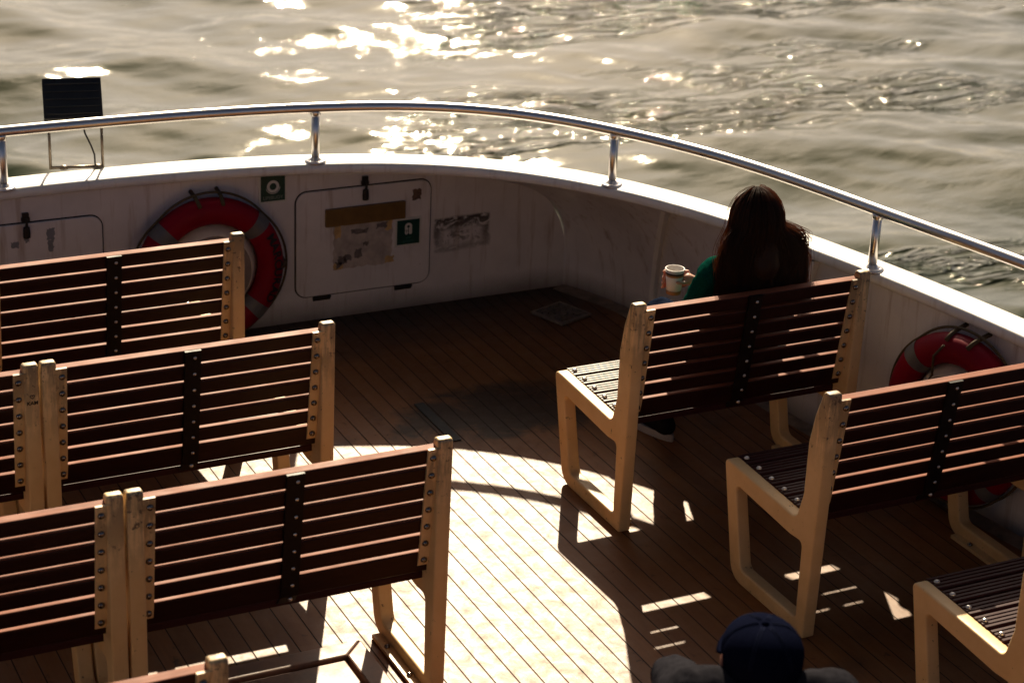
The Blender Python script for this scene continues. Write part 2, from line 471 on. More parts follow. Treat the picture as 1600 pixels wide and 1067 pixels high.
def smooth_curve(pts, n, it=30, fixed_ends=True):
    P = np.array(pts, float)
    def res(P, n):
        s = np.r_[0, np.cumsum(np.linalg.norm(np.diff(P, axis=0), axis=1))]
        u = np.linspace(0, s[-1], n)
        return np.stack([np.interp(u, s, P[:, k]) for k in range(P.shape[1])], 1)
    P = res(P, n)
    for _ in range(it):
        P[1:-1] = .5 * P[1:-1] + .25 * (P[2:] + P[:-2])
    return res(P, n)

# ------------------------------------------------------------------ deck, bulwark, rail
def mirror(pts): return [(2 * XM - x, y) for x, y in pts[::-1]]
inner_r = [(2.19, 7.847), (2.72, 7.80), (2.992, 7.755), (3.254, 7.685), (3.504, 7.577), (3.745, 7.40), (3.945, 7.175), (4.062, 7.02),
           (4.142, 6.87), (4.235, 6.66), (4.30, 6.49), (4.40, 6.20), (4.44, 6.06), (4.487, 5.88), (4.525, 5.70), (4.565, 5.50), (4.605, 5.29), (4.64, 5.05),
           (4.70, 4.5), (4.77, 3.6), (4.82, 2.4), (4.84, .4)]
outer_r = [(2.23, 8.005), (2.506, 7.997), (2.778, 7.958), (3.043, 7.898), (3.309, 7.822), (3.563, 7.712), (3.80, 7.563), (4.0, 7.372),
           (4.15, 7.17), (4.33, 6.835), (4.468, 6.46), (4.555, 6.17), (4.625, 5.90), (4.70, 5.55), (4.755, 5.27),
           (4.80, 5.0), (4.86, 4.5), (4.93, 3.6), (4.98, 2.4), (5.0, .4)]
INNER = smooth_curve(mirror(inner_r) + inner_r, 260, 24)
OUTER = smooth_curve(mirror(outer_r) + outer_r, 260, 24)
ZL, ZT = .72, .765
BY = 7.88          # plane of the transverse bulkhead

# deck sheet inside the hull
b = bmesh.new()
dp = [(-.62, .3), (4.88, .3), (4.86, 3.0), (4.80, 4.4), (4.72, 5.3), (4.62, 6.1), (4.55, 7.0), (4.47, 7.6), (4.33, 7.92), (-.4, 7.92), (-.6, 7.0), (-.75, 5.), (-.9, 3.)]
b.faces.new([b.verts.new((x, y, 0)) for x, y in dp])
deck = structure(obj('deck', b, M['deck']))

bul = thing('bulwark', 'white curved ship bulwark with rounded cap rail around the open deck', 'bulwark', (XM, BY, 0))
# flat transverse bulkhead with lockers
b = bmesh.new()
edge = [(4.262, -.02), (4.262, .12), (4.252, .226), (4.222, .324), (4.165, .425), (4.05, .536), (3.90, .62), (3.70, .665), (3.5, .695), (3.2, .718), (2.95, .733)]
prof = edge + [(2 * XM - x, z) for x, z in edge[::-1]]
front = [b.verts.new((x, BY, z)) for x, z in prof]; back = [b.verts.new((x, BY + .04, z)) for x, z in prof]
b.faces.new(front); b.faces.new(back[::-1])
for i in range(len(prof)):
    j = (i + 1) % len(prof); b.faces.new((front[i], back[i], back[j], front[j]))
obj('bulkhead_panel', b, M['bulkhead'], bul)

# side walls: lofted between deck edge and underside of the cap, leaning in towards the rounded stern
top_pts = [(2.9, 7.80), (3.47, 7.615), (3.77, 7.41), (3.97, 7.18), (4.09, 7.03), (4.17, 6.87), (4.265, 6.66), (4.33, 6.49), (4.425, 6.20), (4.465, 6.06), (4.512, 5.88), (4.55, 5.70), (4.59, 5.50), (4.63, 5.29), (4.665, 5.05), (4.725, 4.5), (4.795, 3.6), (4.845, 2.4), (4.865, .4)]
bot_pts = [(4.25, 7.879), (4.258, 7.872), (4.30, 7.80), (4.36, 7.66), (4.40, 7.51), (4.425, 7.34), (4.435, 7.05), (4.44, 6.80), (4.452, 6.42), (4.475, 6.2), (4.52, 5.93), (4.56, 5.72), (4.60, 5.50), (4.64, 5.29), (4.675, 5.05), (4.735, 4.5), (4.80, 3.6), (4.845, 2.4), (4.865, .4)]
pw = [5.5, 4.2, 3.4, 2.9, 2.4, 2.0, 1.7, 1.5, 1.3] + [1.] * 10
def loft_side(flip):
    b = bmesh.new(); rows = []
    idx = np.linspace(0, len(top_pts) - 1, 90)
    T = np.array(top_pts); B = np.array(bot_pts); Pw = np.array(pw)
    ii = np.arange(len(top_pts))
    for q in idx:
        tx, ty = (np.interp(q, ii, T[:, k]) for k in (0, 1)); bx, by = (np.interp(q, ii, B[:, k]) for k in (0, 1)); p = np.interp(q, ii, Pw)
        row = []
        for k in range(17):
            u = k / 16; g = u ** p
            x = bx + (tx - bx) * g; y = by + (ty - by) * g
            if flip: x = 2 * XM - x
            row.append(b.verts.new((x, y, -.02 + (ZL + .025) * u + (0 if u < 1 else 0))))
        rows.append(row)
    for A, Bq in zip(rows, rows[1:]):
        for k in range(16):
            f = b.faces.new((A[k], Bq[k], Bq[k + 1], A[k + 1])); f.smooth = True
    return b
obj('side_wall', loft_side(False), M['bulkhead'], bul)
obj('side_wall', loft_side(True), M['bulkhead'], bul)

# cap rail: rounded section swept along inner / outer curves
def sweep_cap():
    b = bmesh.new(); rings = []
    n = len(INNER)
    for i in range(n):
        a = Vector((*INNER[i], 0)); c = Vector((*OUTER[i], 0)); w = c - a
        jit = .0016 * mnoise.noise(Vector((i * .9, 0, 0))) + .001 * mnoise.noise(Vector((i * 2.7, 5, 0)))
        sec = [(.22, ZL + .002), (.05, ZL), (.0, ZL + .006), (-.01, ZL + .022), (.015, ZT - .007 + jit), (.09, ZT - .001), (.5, ZT + .003), (.9, ZT), (.985, ZT - .006), (1.01, ZT - .022), (1., ZL), (.8, ZL - .002)]
        rings.append([b.verts.new(a + w * (t + jit * .6) + Vector((0, 0, z))) for t, z in sec])
    k = len(rings[0])
    for A, B in zip(rings, rings[1:]):
        for j in range(k):
            f = b.faces.new((A[j], A[(j + 1) % k], B[(j + 1) % k], B[j])); f.smooth = True
    b.faces.new(rings[0]); b.faces.new(rings[-1][::-1])
    return b
obj('cap_rail', sweep_cap(), M['white'], bul)
# hull plating outside the walls, down to the water
b = bmesh.new(); rows = []
def hull_rows(flip):
    ii = np.arange(len(top_pts)); T = np.array(top_pts); B = np.array(bot_pts); out = []
    for q in np.linspace(0, len(top_pts) - 1, 60):
        tx, ty = (np.interp(q, ii, T[:, k]) for k in (0, 1)); bx, by = (np.interp(q, ii, B[:, k]) for k in (0, 1)); p = np.interp(q, ii, pw)
        row = []; f = min(1., q / 3.)
        for k in range(10, -1, -1):
            u = k / 10; g = u ** p
            x = bx + (tx - bx) * g + .06 * f; y = by + (ty - by) * g + .06
            row.append((2 * XM - x if flip else x, y, -.02 + ZL * u))
        for dz, dd in ((-1.4, -.15), (-3.7, -.7)):
            x = bx + .06 + dd; y = by + .06 + dd * .8
            row.append((2 * XM - x if flip else x, y, dz))
        out.append(row)
    return out
for side in (True, False):
    rows = [[b.verts.new(p) for p in r] for r in hull_rows(side)]
    for A, B in zip(rows, rows[1:]):
        for j in range(12):
            f = b.faces.new((A[j], B[j], B[j + 1], A[j + 1])); f.smooth = True
sk = [(b.verts.new((*(INNER[i] + (OUTER[i] - INNER[i]) * .9), ZL + .002)), b.verts.new((*(INNER[i] + (OUTER[i] - INNER[i]) * .9), .675))) for i in range(len(INNER))]  # unseen skirt under the cap, added to stop sunlight leaking onto the deck
for A, B in zip(sk, sk[1:]): b.faces.new((A[0], B[0], B[1], A[1]))
fr = [[b.verts.new((XM + sx * (4.2 - XM + ex), BY + ey, z)) for z, ex, ey in ((.1, 0, .05), (-.3, .0, .055), (-1.4, -.12, -.05), (-3.7, -.6, -.5))] for sx in (-1, 1)]
for j in range(3): b.faces.new((fr[0][j], fr[1][j], fr[1][j + 1], fr[0][j + 1]))
obj('hull_plating', b, M['hull'], bul)
# vertical ribs on the side wall
for q, dx in ((5.05, .0), (8.35, .0)):
    ii = np.arange(len(top_pts)); T = np.array(top_pts); B = np.array(bot_pts)
    t = Vector([np.interp(q, ii, T[:, k]) for k in (0, 1)]); bb = Vector([np.interp(q, ii, B[:, k]) for k in (0, 1)]); p = np.interp(q, ii, pw)
    t2 = Vector([np.interp(q + .1, ii, T[:, k]) for k in (0, 1)]); tang = (t2 - t).normalized(); nrm = Vector((tang.y, -tang.x))
    if nrm.x > 0: nrm = -nrm
    b = bmesh.new(); rows = []
    for k in range(13):
        u = k / 12; c = bb.lerp(t, u ** p); z = (ZL) * u
        rows.append([b.verts.new((*(c + tang * s * .011 + nrm * e), z)) for s, e in ((-1, -.01), (-1, .036), (1, .036), (1, -.01))])
    for A, Bq in zip(rows, rows[1:]):
        for j in range(4): b.faces.new((A[j], A[(j + 1) % 4], Bq[(j + 1) % 4], Bq[j]))
    obj('rib', b, M['white'], bul)

# lockers let into the bulkhead
def ring_plate(x0, x1, z0, z1, r, w):
    o = round_poly([(x0, z0, r), (x1, z0, r), (x1, z1, r), (x0, z1, r)], 7)
    i = round_poly([(x0 + w, z0 + w, r - w), (x1 - w, z0 + w, r - w), (x1 - w, z1 - w, r - w), (x0 + w, z1 - w, r - w)], 7)
    return o, i
def face_y(me, y):      # curve space (x, z, depth) -> world plane y
    me.transform(Matrix(((1, 0, 0, 0), (0, 0, -1, y), (0, 1, 0, 0), (0, 0, 0, 1)))); return me
def locker(x0, x1, z0, z1, latch_x, extras):
    o, i = ring_plate(x0, x1, z0, z1, .055, .0055)
    door = obj('locker_door', face_y(curve_plate([i], .013, .003, 2), BY - .0035), M['bulkhead'], bul)
    obj('seam', face_y(curve_plate([o, i], .004, .0005, 1), BY - .0005), M['seam'], door)
    bl = bmesh.new()
    box(bl, (latch_x - .013, BY - .016, z1 + .012), (latch_x + .013, BY - .001, z1 + .040))
    box(bl, (latch_x - .017, BY - .013, z1 + .004), (latch_x + .017, BY - .001, z1 + .020))
    tube(bl, [(latch_x, BY - .020, z1 + .02), (latch_x, BY - .024, z1 - .004), (latch_x, BY - .020, z1 - .02)], .006, 8)
    lathe(bl, [(.004, -.026), (.0145, -.022), (.015, .0), (.013, .024), (.005, .028)], 12, Matrix.Translation((latch_x, BY - .018, z1 - .042)) @ Matrix.Diagonal((1, .6, 1, 1)))
    obj('latch', bl, M['latch'], door, bevel=.002)
    for hx in (x0 + .125, x1 - .13):
        bh = bmesh.new(); tube(bh, [(hx - .042, BY - .009, z0 - .004), (hx + .042, BY - .009, z0 - .004)], .006, 8)
        box(bh, (hx - .04, BY - .0085, z0 - .018), (hx + .04, BY - .0005, z0 + .004))
        obj('hinge', bh, M['latch'], door)
    return door
d1 = locker(2.922, 3.566, .110, .604, 3.245, True)
d2 = locker(1.44, 2.083, .112, .606, 1.764, False)
b = bmesh.new(); box(b, (3.058, BY - .026, .434), (3.434, BY - .0095, .515))
obj('batten', b, M['batten'], d1, bevel=.004)
# torn notice: ragged paper with yellowed tape corners
b = bmesh.new()
def ragged(b, x0, x1, z0, z1, y, n=14, amp=.005, mi=0):
    pts = []
    for (ax, az), (cx, cz) in (((x0, z0), (x1, z0)), ((x1, z0), (x1, z1)), ((x1, z1), (x0, z1)), ((x0, z1), (x0, z0))):
        for k in range(n):
            u = k / n; pts.append((ax + (cx - ax) * u + random.uniform(-amp, amp), az + (cz - az) * u + random.uniform(-amp, amp)))
    f = b.faces.new([b.verts.new((x, y, z)) for x, z in pts]); f.material_index = mi
ragged(b, 3.099, 3.376, .230, .431, BY - .0112)
for (tx, tz, tw, th) in ((3.104, .375, .032, .055), (3.345, .385, .030, .045), (3.345, .232, .04, .03), (3.10, .228, .045, .03)):
    ragged(b, tx, tx + tw, tz, tz + th, BY - .0118, 5, .004, 1)
obj('paper_remnant', b, [M['paper'], M['tape_yellow']], d1)
M['greysmear'] = mat_simple('grey_smear', (.15, .13, .125), .8, var=.4, scale=60)
for (x0, x1, z0, z1) in ((3.12, 3.16, .25, .285), (3.15, 3.185, .262, .29), (3.20, 3.23, .275, .315), (3.18, 3.26, .385, .405), (3.30, 3.35, .40, .424), (3.11, 3.135, .235, .262), (3.24, 3.262, .325, .345)):
    b = bmesh.new(); ragged(b, x0, x1, z0, z1, BY - .0124, 6, .0055)
    obj('stain', b, M['greysmear'], d1)
b = bmesh.new(); ragged(b, 3.470, 3.512, .512, .562, BY - .0112, 6, .004)
obj('sticker', b, mat_simple('brown_sticker', (.13, .075, .055), .7, var=.5, scale=80), d1)
M['greypatch'] = mat_simple('grey_patch', (.20, .21, .235), .6, var=.2)
for (x0, x1, z0, z1) in ((1.70, 1.732, .50, .528), (1.755, 1.775, .520, .545), (1.845, 1.878, .520, .570), (1.850, 1.873, .470, .522)):
    b = bmesh.new(); ragged(b, x0, x1, z0, z1, BY - .0112, 6, .004)
    obj('stain', b, M['greypatch'], d2)

# scupper strip along the starboard wall
b = bmesh.new(); rows = []
Bq = smooth_curve(bot_pts, 80, 6)
for i in range(80):
    a = Bq[max(i - 1, 0)]; c = Bq[min(i + 1, 79)]; tg = Vector(c - a).normalized(); nr = Vector((tg.y, -tg.x))
    if nr.x > 0: nr = -nr
    q = Vector(Bq[i]); wd = .075 + .012 * mnoise.noise(Vector((i * .35, 1, 0)))
    rows.append([b.verts.new((*(q - nr * .01), .006)), b.verts.new((*(q + nr * wd), .004))])
for A, B in zip(rows, rows[1:]): b.faces.new((A[0], A[1], B[1], B[0]))
structure(obj('waterway', b, M['waterway']))

# handrail
rail_r = [(2.197, 7.862), (2.463, 7.853), (2.736, 7.830), (2.969, 7.797), (3.273, 7.735), (3.524, 7.637), (3.748, 7.482), (3.940, 7.272), (4.054, 7.095), (4.251, 6.738), (4.365, 6.438), (4.444, 6.13), (4.507, 5.86), (4.595, 5.51), (4.675, 5.22),
          (4.73, 4.9), (4.80, 4.3), (4.87, 3.3), (4.91, 2.2), (4.92, .4)]
RAIL = smooth_curve(mirror(rail_r) + rail_r, 240, 16)
ZR = 1.0
hr = thing('handrail', 'polished steel handrail curving above the white cap rail', 'handrail', (XM, 7.85, ZT))
b = bmesh.new(); tube(b, [(x, y, ZR) for x, y in RAIL], .0225, 14); obj('rail_tube', b, M['rail'], hr)
posts = [(2.955, 7.795), (4.063, 7.085), (4.513, 5.88), (1.675, 7.862), (.62, 7.52), (-.25, 6.75), (-.65, 5.6), (4.76, 4.6)]
for x, y in posts:
    # snap onto the rail curve
    k = np.argmin((RAIL[:, 0] - x) ** 2 + (RAIL[:, 1] - y) ** 2); x, y = RAIL[k]
    b = bmesh.new(); tube(b, [(x, y, ZT), (x, y, ZR - .012)], .0175, 14)
    lathe(b, [(.0178, ZR - .034), (.0215, ZR - .030), (.0225, ZR - .016), (.020, ZR - .010)], 14, Matrix.Translation((x, y, 0)))
    p = obj('post', b, M['rail'], hr)
    b = bmesh.new(); lathe(b, [(.046, ZT - .002), (.046, ZT + .005), (.038, ZT + .009), (.022, ZT + .011), (.020, ZT + .022)], 20, Matrix.Translation((x, y, 0)))
    for q in range(4): dome(b, (x + .034 * math.cos(.6 + q * math.pi / 2), y + .034 * math.sin(.6 + q * math.pi / 2), ZT + .006), (0, 0, 1), .0055, .004)
    obj('base_flange', b, M['rail'], p)

# floodlight outside the rail
fl = thing('floodlight', 'black floodlight on thin bracket legs outside the handrail', 'floodlight', (2.02, 8.03, ZT))
b = bmesh.new()
Mt = Matrix.Translation((2.02, 8.045, ZT + .283)) @ Matrix.Rotation(math.radians(-12), 4, 'Z') @ Matrix.Rotation(math.radians(-36), 4, 'X')
box(b, (-.118, -.022, -.088), (.118, .03, .088), 0, Mt)
for k in range(5): box(b, (-.108, -.028, -.07 + k * .032), (.108, -.021, -.064 + k * .032), 0, Mt)
housing = obj('housing', b, M['lampblack'], fl, bevel=.006)
b = bmesh.new(); box(b, (-.105, .0305, -.075), (.105, .034, .075), 0, Mt); obj('lens', b, M['glass'], housing)
b = bmesh.new()
L0 = Vector((1.915, 8.035, ZT)); L1 = Vector((2.122, 7.992, ZT))
tube(b, [L0 + Vector((0, 0, .006)), L1 + Vector((0, 0, .006))], .007, 8)
tube(b, [L0, L0 + Vector((0, 0, .205))], .006, 8); tube(b, [L1, L1 + Vector((.0, 0, .205))], .006, 8)
for k, q in ((.25, .018), (.9, .02)):
    lathe(b, [(q, 0), (q, .008), (q * .6, .014), (.004, .016)], 10, Matrix.Translation(L0.lerp(L1, k)))
dome(b, L0 + Vector((0, -.006, .20)), (0, -1, 0), .009, .012); dome(b, L1 + Vector((0, -.006, .20)), (0, -1, 0), .009, .012)
obj('bracket', b, M['greymetal'], fl)
b = bmesh.new(); tube(b, [(2.05, 8.03, ZT + .2), (2.055, 8.0, ZT + .15), (2.075, 7.99, ZT + .10), (2.088, 7.99, ZT + .06), (2.09, 7.992, ZT + .01)], .004, 6); obj('cable', b, M['black'], fl)

# ------------------------------------------------------------------ lifebuoys
def lifebuoy(name, label, c, nrm, R=.266, r=.058, letters=None, rope_style=0):
    """c centre on the wall, nrm pointing out of the wall"""
    n = Vector(nrm).normalized(); ux = Vector((0, 0, 1)).cross(n).normalized(); uz = n.cross(ux)
    root = thing(name, label, 'lifebuoy', c, None)
    off = .012 + r * .9
    def P(a, rad, o): return Vector(c) + (ux * math.cos(a) + uz * math.sin(a)) * rad + n * o
    b = bmesh.new(); seg, ns = 72, 18; rings = []
    for i in range(seg):
        a = 2 * math.pi * i / seg
        rings.append([b.verts.new(P(a, R + r * math.cos(t), off + r * .9 * math.sin(t))) for t in [2 * math.pi * k / ns for k in range(ns)]])
    for i in range(seg):
        A = rings[i]; B = rings[(i + 1) % seg]
        for k in range(ns):
            f = b.faces.new((A[k], A[(k + 1) % ns], B[(k + 1) % ns], B[k])); f.smooth = True
    ring = obj('ring', b, M['red'], root)
    for a0 in (.75, 2.42, 3.95, 5.52):
        b = bmesh.new(); rows = []
        for i in range(5):
            a = a0 + (i - 2) * .052
            rows.append([b.verts.new(P(a, R + (r + .0022) * math.cos(t), off + (r + .0022) * .9 * math.sin(t))) for t in [2 * math.pi * k / ns for k in range(ns)]])
        for A, B in zip(rows, rows[1:]):
            for k in range(ns):
                f = b.faces.new((A[k], A[(k + 1) % ns], B[(k + 1) % ns], B[k])); f.smooth = True
        obj('reflective_band', b, M['band'], ring)
    # grab rope looping between the bands
    b = bmesh.new()
    pts = []
    for i in range(96):
        a = 2 * math.pi * i / 96
        sag = .016 * abs(math.sin(2 * (a - .75))) + .004
        pts.append(P(a, R + r + sag, off - .01))
    tube(b, pts, .0055, 7, closed=True)
    for a in (1.75, 1.42, -.02): 
        tube(b, [P(a, R + r + .02, .0), P(a, R + r + .008, off), P(a, R + r * .7, off + r * .78)], .009, 8)
    if rope_style:
        tube(b, [P(1.75, R + r * .4, off + r), P(1.95, R - .02, off + r * 1.05), P(2.2, R - r - .03, off + r * .7), P(2.65, R - r - .05, off + r * .6), P(2.95, R - r + .01, off + r * .9), P(3.1, R, off + r * 1.1), P(3.15, R + r, off + r * .9), P(3.25, R + r + .06, .02)], .005, 7)
    obj('grab_rope', b, M['rope'], ring)
    if letters:
        b = bmesh.new(); k = len(letters)
        for i, ch in enumerate(letters):
            if ch == ' ': continue
            a = .46 - i * .97 / (k - 1)
            me = text_mesh(ch, .056, .0004, bold=.0016)
            rad = R + r * .32; t = math.acos(.32)
            p = P(a, rad, off + (r + .003) * .9 * math.sin(t))
            rd = (ux * math.cos(a) + uz * math.sin(a)); tn = (uz * math.cos(a) - ux * math.sin(a))
            zz = (n * math.sin(t) + rd * math.cos(t)).normalized()
            xx = -tn; yy = zz.cross(xx)
            add_mesh(b, me, Matrix(((xx.x, yy.x, zz.x, p.x), (xx.y, yy.y, zz.y, p.y), (xx.z, yy.z, zz.z, p.z), (0, 0, 0, 1))))
        obj('lettering', b, M['black'], ring)
    # cream conical holder the ring hangs on
    b = bmesh.new(); q = Matrix(((ux.x, uz.x, n.x, c[0]), (ux.y, uz.y, n.y, c[1]), (ux.z, uz.z, n.z, c[2]), (0, 0, 0, 1)))
    lathe(b, [(R - r + .002, -.006), (R - r - .002, off - .01), (R - r - .034, off + .040), (R - r - .040, off + .044)], 56, q)
    for f in b.faces:
        if len(f.verts) > 10: f.material_index = 1
    obj('holder', b, [M['hub'], M['hubface']], root)
    return root
lifebuoy('lifebuoy', 'red lifebuoy with dark lettering hung between two white locker doors', (2.520, BY - .004, .322), (0, -1, 0), letters='MARCURAD')
lifebuoy('lifebuoy', 'red lifebuoy with loose grab rope on right side wall', (4.613, 5.365, .368), (-.985, -.17, 0), rope_style=1)

# ------------------------------------------------------------------ safety signs
def sign(name, label, x0, x1, z0, z1, kind):
    y = BY - .013 if kind == 'jacket' else BY - .003
    root = thing(name, label, 'safety sign', ((x0 + x1) / 2, y, z0))
    cx = (x0 + x1) / 2
    b = bmesh.new(); box(b, (x0, y - .002, z0), (x1, y + .003, z1)); obj('backing_plate', b, M['signwhite'], root)
    e = .009
    b = bmesh.new(); box(b, (x0 + e, y - .0035, z0 + e), (x1 - e, y - .0022, z1 - e)); obj('green_field', b, M['green'], root)
    yy = y - .0045
    def circ(cx, cz, r, n=40, a0=0., a1=2 * math.pi): return [(cx + r * math.cos(a0 + (a1 - a0) * k / n), cz + r * math.sin(a0 + (a1 - a0) * k / n)) for k in range(n + (0 if a1 - a0 > 6.2 else 1))]
    if kind == 'lifebuoy':
        cz = z0 + .074
        b = bmesh.new(); add_mesh(b, face_y(curve_plate([circ(cx, cz, .0275), circ(cx, cz, .0155)], .001, .0001, 0), yy), Matrix.Identity(4))
        arc = circ(cx, cz, .033, 24, math.pi * 1.08, math.pi * 1.97) + circ(cx, cz, .0305, 24, math.pi * 1.08, math.pi * 1.97)[::-1]
        add_mesh(b, face_y(curve_plate([arc], .001, .0001, 0), yy), Matrix.Identity(4))
        obj('lifebuoy_symbol', b, M['signwhite'], root)
        b = bmesh.new(); add_mesh(b, face_y(text_mesh('LIFEBUOY', .0205, .0004, bold=.0002), yy), Matrix.Translation((cx, 0, z0 + .024)))
        obj('lettering', b, M['signtext'], root)
    else:
        b = bmesh.new()
        w, zb, zt = .017, z0 + .055, z0 + .108
        # two rounded lobes joined above a neck hole
        body = round_poly([(cx - w, zb, .008), (cx - .002, zb, .008), (cx - .002, zb + .030, .002), (cx + .002, zb + .030, .002), (cx + .002, zb, .008), (cx + w, zb, .008), (cx + w, zt, .015), (cx - w, zt, .015)], 5)
        add_mesh(b, face_y(curve_plate([body, circ(cx, zt - .016, .0068, 20)], .001, .0001, 0), yy), Matrix.Identity(4))
        obj('lifejacket_symbol', b, M['signwhite'], root)
        b = bmesh.new()
        tube(b, [(cx - w - .004, yy - .0005, zb + .018), (cx - .001, yy - .0005, zb + .018)], .0011, 6); tube(b, [(cx - .0085, yy - .0005, zb + .008), (cx - .0085, yy - .0005, zb + .024)], .0011, 6)
        obj('strap_mark', b, M['green'], root)
        b = bmesh.new()
        add_mesh(b, face_y(text_mesh('LIFE', .0125, .0003), yy), Matrix.Translation((cx, 0, z0 + .039)))
        add_mesh(b, face_y(text_mesh('JACKETS', .0125, .0003), yy), Matrix.Translation((cx, 0, z0 + .024)))
        obj('lettering', b, M['signfaint'], root)
    return root
sign('lifebuoy_sign', 'dark green LIFEBUOY sign with white ring symbol under the cap rail', 2.759, 2.886, .569, .712, 'lifebuoy')
sign('lifejacket_sign', 'green life jacket sign fixed to the white locker door', 3.389, 3.515, .300, .432, 'jacket')

# ------------------------------------------------------------------ benches
L, PW = .977, .048
def ys(z): return -.003 + (.852 - z) * .129       # rear plane of the back slats
def make_bench():
    root = bpy.data.objects.new('slatted_bench', None); COL.objects.link(root); root.empty_display_size = .1
    root['category'] = 'bench'; root['group'] = 'slatted benches on the open deck'
    outer = round_poly([(0, 0, .008), (-.010, .88, .012), (.026, .88, .014), (.060, .785, .06), (.080, .68, .08), (.078, .50, .05), (.105, .398, .03), (.50, .414, .02), (.549, .414, .042), (.447, 0, .075)], 6)
    hole = round_poly([(.052, .055, .010), (.060, .33, .018), (.13, .325, .05), (.468, .347, .020), (.392, .055, .030)], 5)
    for s in (0, 1):
        me = curve_plate([outer, hole[::-1]], PW, .007, 3)
        me.transform(Matrix(((0, 0, 1, 0), (1, 0, 0, 0), (0, 1, 0, 0), (0, 0, 0, 1))))
        xc = PW / 2 if s == 0 else L - PW / 2
        me.transform(Matrix.Translation((xc, 0, 0)))
        b = bmesh.new(); b.from_mesh(me); bpy.data.meshes.remove(me)
        for f in b.faces: f.smooth = True
        fx0, fx1 = (PW - .008, PW + .032) if s == 0 else (L - PW - .032, L - PW + .008)
        # flange behind the back slats, curling forward at its foot
        fp = [(ys(.845) - .009, .845), (ys(.852) - .006, .853), (ys(.856) - .0, .857)]
        path = [(ys(z), z) for z in (.857, .75, .65, .55, .48)] + [(ys(.48) + .008, .452), (ys(.48) + .03, .430), (ys(.48) + .07, .416)]
        pf = [(y, z) for y, z in path]
        offs = []
        for i, (y, z) in enumerate(path):
            d = Vector(path[min(i + 1, len(path) - 1)]) - Vector(path[max(i - 1, 0)]); d.normalize(); offs.append((y + d.y * .009, z - d.x * .009))
        prism_x(b, pf + offs[::-1], fx0, fx1)
        # ledge under the seat slats and foot flange with two bolts
        prism_x(b, [(.10, .372), (.10, .380), (.53, .392), (.53, .384)], fx0, fx1)
        prism_x(b, [(.05, .003), (.05, .016), (.39, .016), (.39, .003)], fx0, fx1)
        xb = PW + .016 if s == 0 else L - PW - .016
        for i in range(7):
            z = .852 - .025 - i * .0598
            dome(b, (xb, ys(z) - .009, z), (0, -1, -.13), .0105, .009, 1)
        dome(b, (xb, ys(.48) + .028, .424), (0, -.5, -1), .009, .010, 1)
        for y in (.12, .30): dome(b, (xb, y, .016), (0, 0, 1), .010, .010, 1)
        for i in range(6):
            y = .114 + i * .0785
            dome(b, (xb - .002 if s == 0 else xb + .002, y, .399 + .012 * (y - .1) / .44 + .0065), (0, 0, 1), .0098, .008, 2)
        LOCAL.add('end_frame'); obj('end_frame', b, [M['cream'], M['bolt'], M['boltbright']], root)
    # back slats
    b = bmesh.new(); R = random.Random(3)
    for i in range(7):
        zt = .852 - i * .0598; h, th = (.0496 if i < 6 else .074), (.034 if i < 4 else .0205)
        pr = round_poly([(0, 0, .006), (0, -h, .004), (th, -h, .004), (th, 0, .004)], 4)
        pr = [(y, z) for y, z in pr]
        A = Matrix.Translation((0, ys(zt), zt)) @ Matrix.Rotation(math.atan(.129), 4, 'X')
        prism_x(b, pr, PW - .004, L - PW + .004, 0, A)
    LOCAL.add('backrest'); obj('backrest', b, M['woodback'], root)
    # seat slats, fluted on top
    b = bmesh.new()
    for i in range(6):
        y0 = .080 + i * .0785; w, th = .068, .024
        pr = [(0, -th), (0, -.004), (.004, 0)]
        for g in (.017, .034, .051): pr += [(g - .0035, 0), (g - .002, -.005), (g + .002, -.005), (g + .0035, 0)]
        pr += [(w - .004, 0), (w, -.004), (w, -th)]
        A = Matrix.Translation((0, y0, .405 + .012 * (y0 - .1) / .44)) @ Matrix.Rotation(math.atan(.012 / .44), 4, 'X')
        prism_x(b, pr, PW - .003, L - PW + .003, 0, A)
    LOCAL.add('seat'); obj('seat', b, M['wood'], root)
    # middle strap behind back and under seat
    b = bmesh.new(); xm = L / 2
    path = [(ys(z), z) for z in (.853, .75, .65, .55, .47)] + [(ys(.47) + .010, .430), (ys(.47) + .035, .398), (.12, .380), (.30, .384), (.53, .391)]
    offs = []
    for i, (y, z) in enumerate(path):
        d = Vector(path[min(i + 1, len(path) - 1)]) - Vector(path[max(i - 1, 0)]); d.normalize(); offs.append((y + d.y * .010, z - d.x * .010))
    prism_x(b, path + offs[::-1], xm - .027, xm + .027)
    for i in range(7):
        z = .852 - .025 - i * .0598; dome(b, (xm + .006, ys(z) - .010, z), (0, -1, -.13), .0062, .005, 1)
    dome(b, (xm + .004, ys(.47) + .004, .418), (0, -.8, -.6), .0075, .009, 1)
    LOCAL.add('back_strap'); obj('back_strap', b, [M['strap'], M['boltbright']], root)
    return root
def copy_tree(o, parent=None):
    c = o.copy(); COL.objects.link(c); c.parent = parent
    for ch in list(o.children): copy_tree(ch, c)
    return c
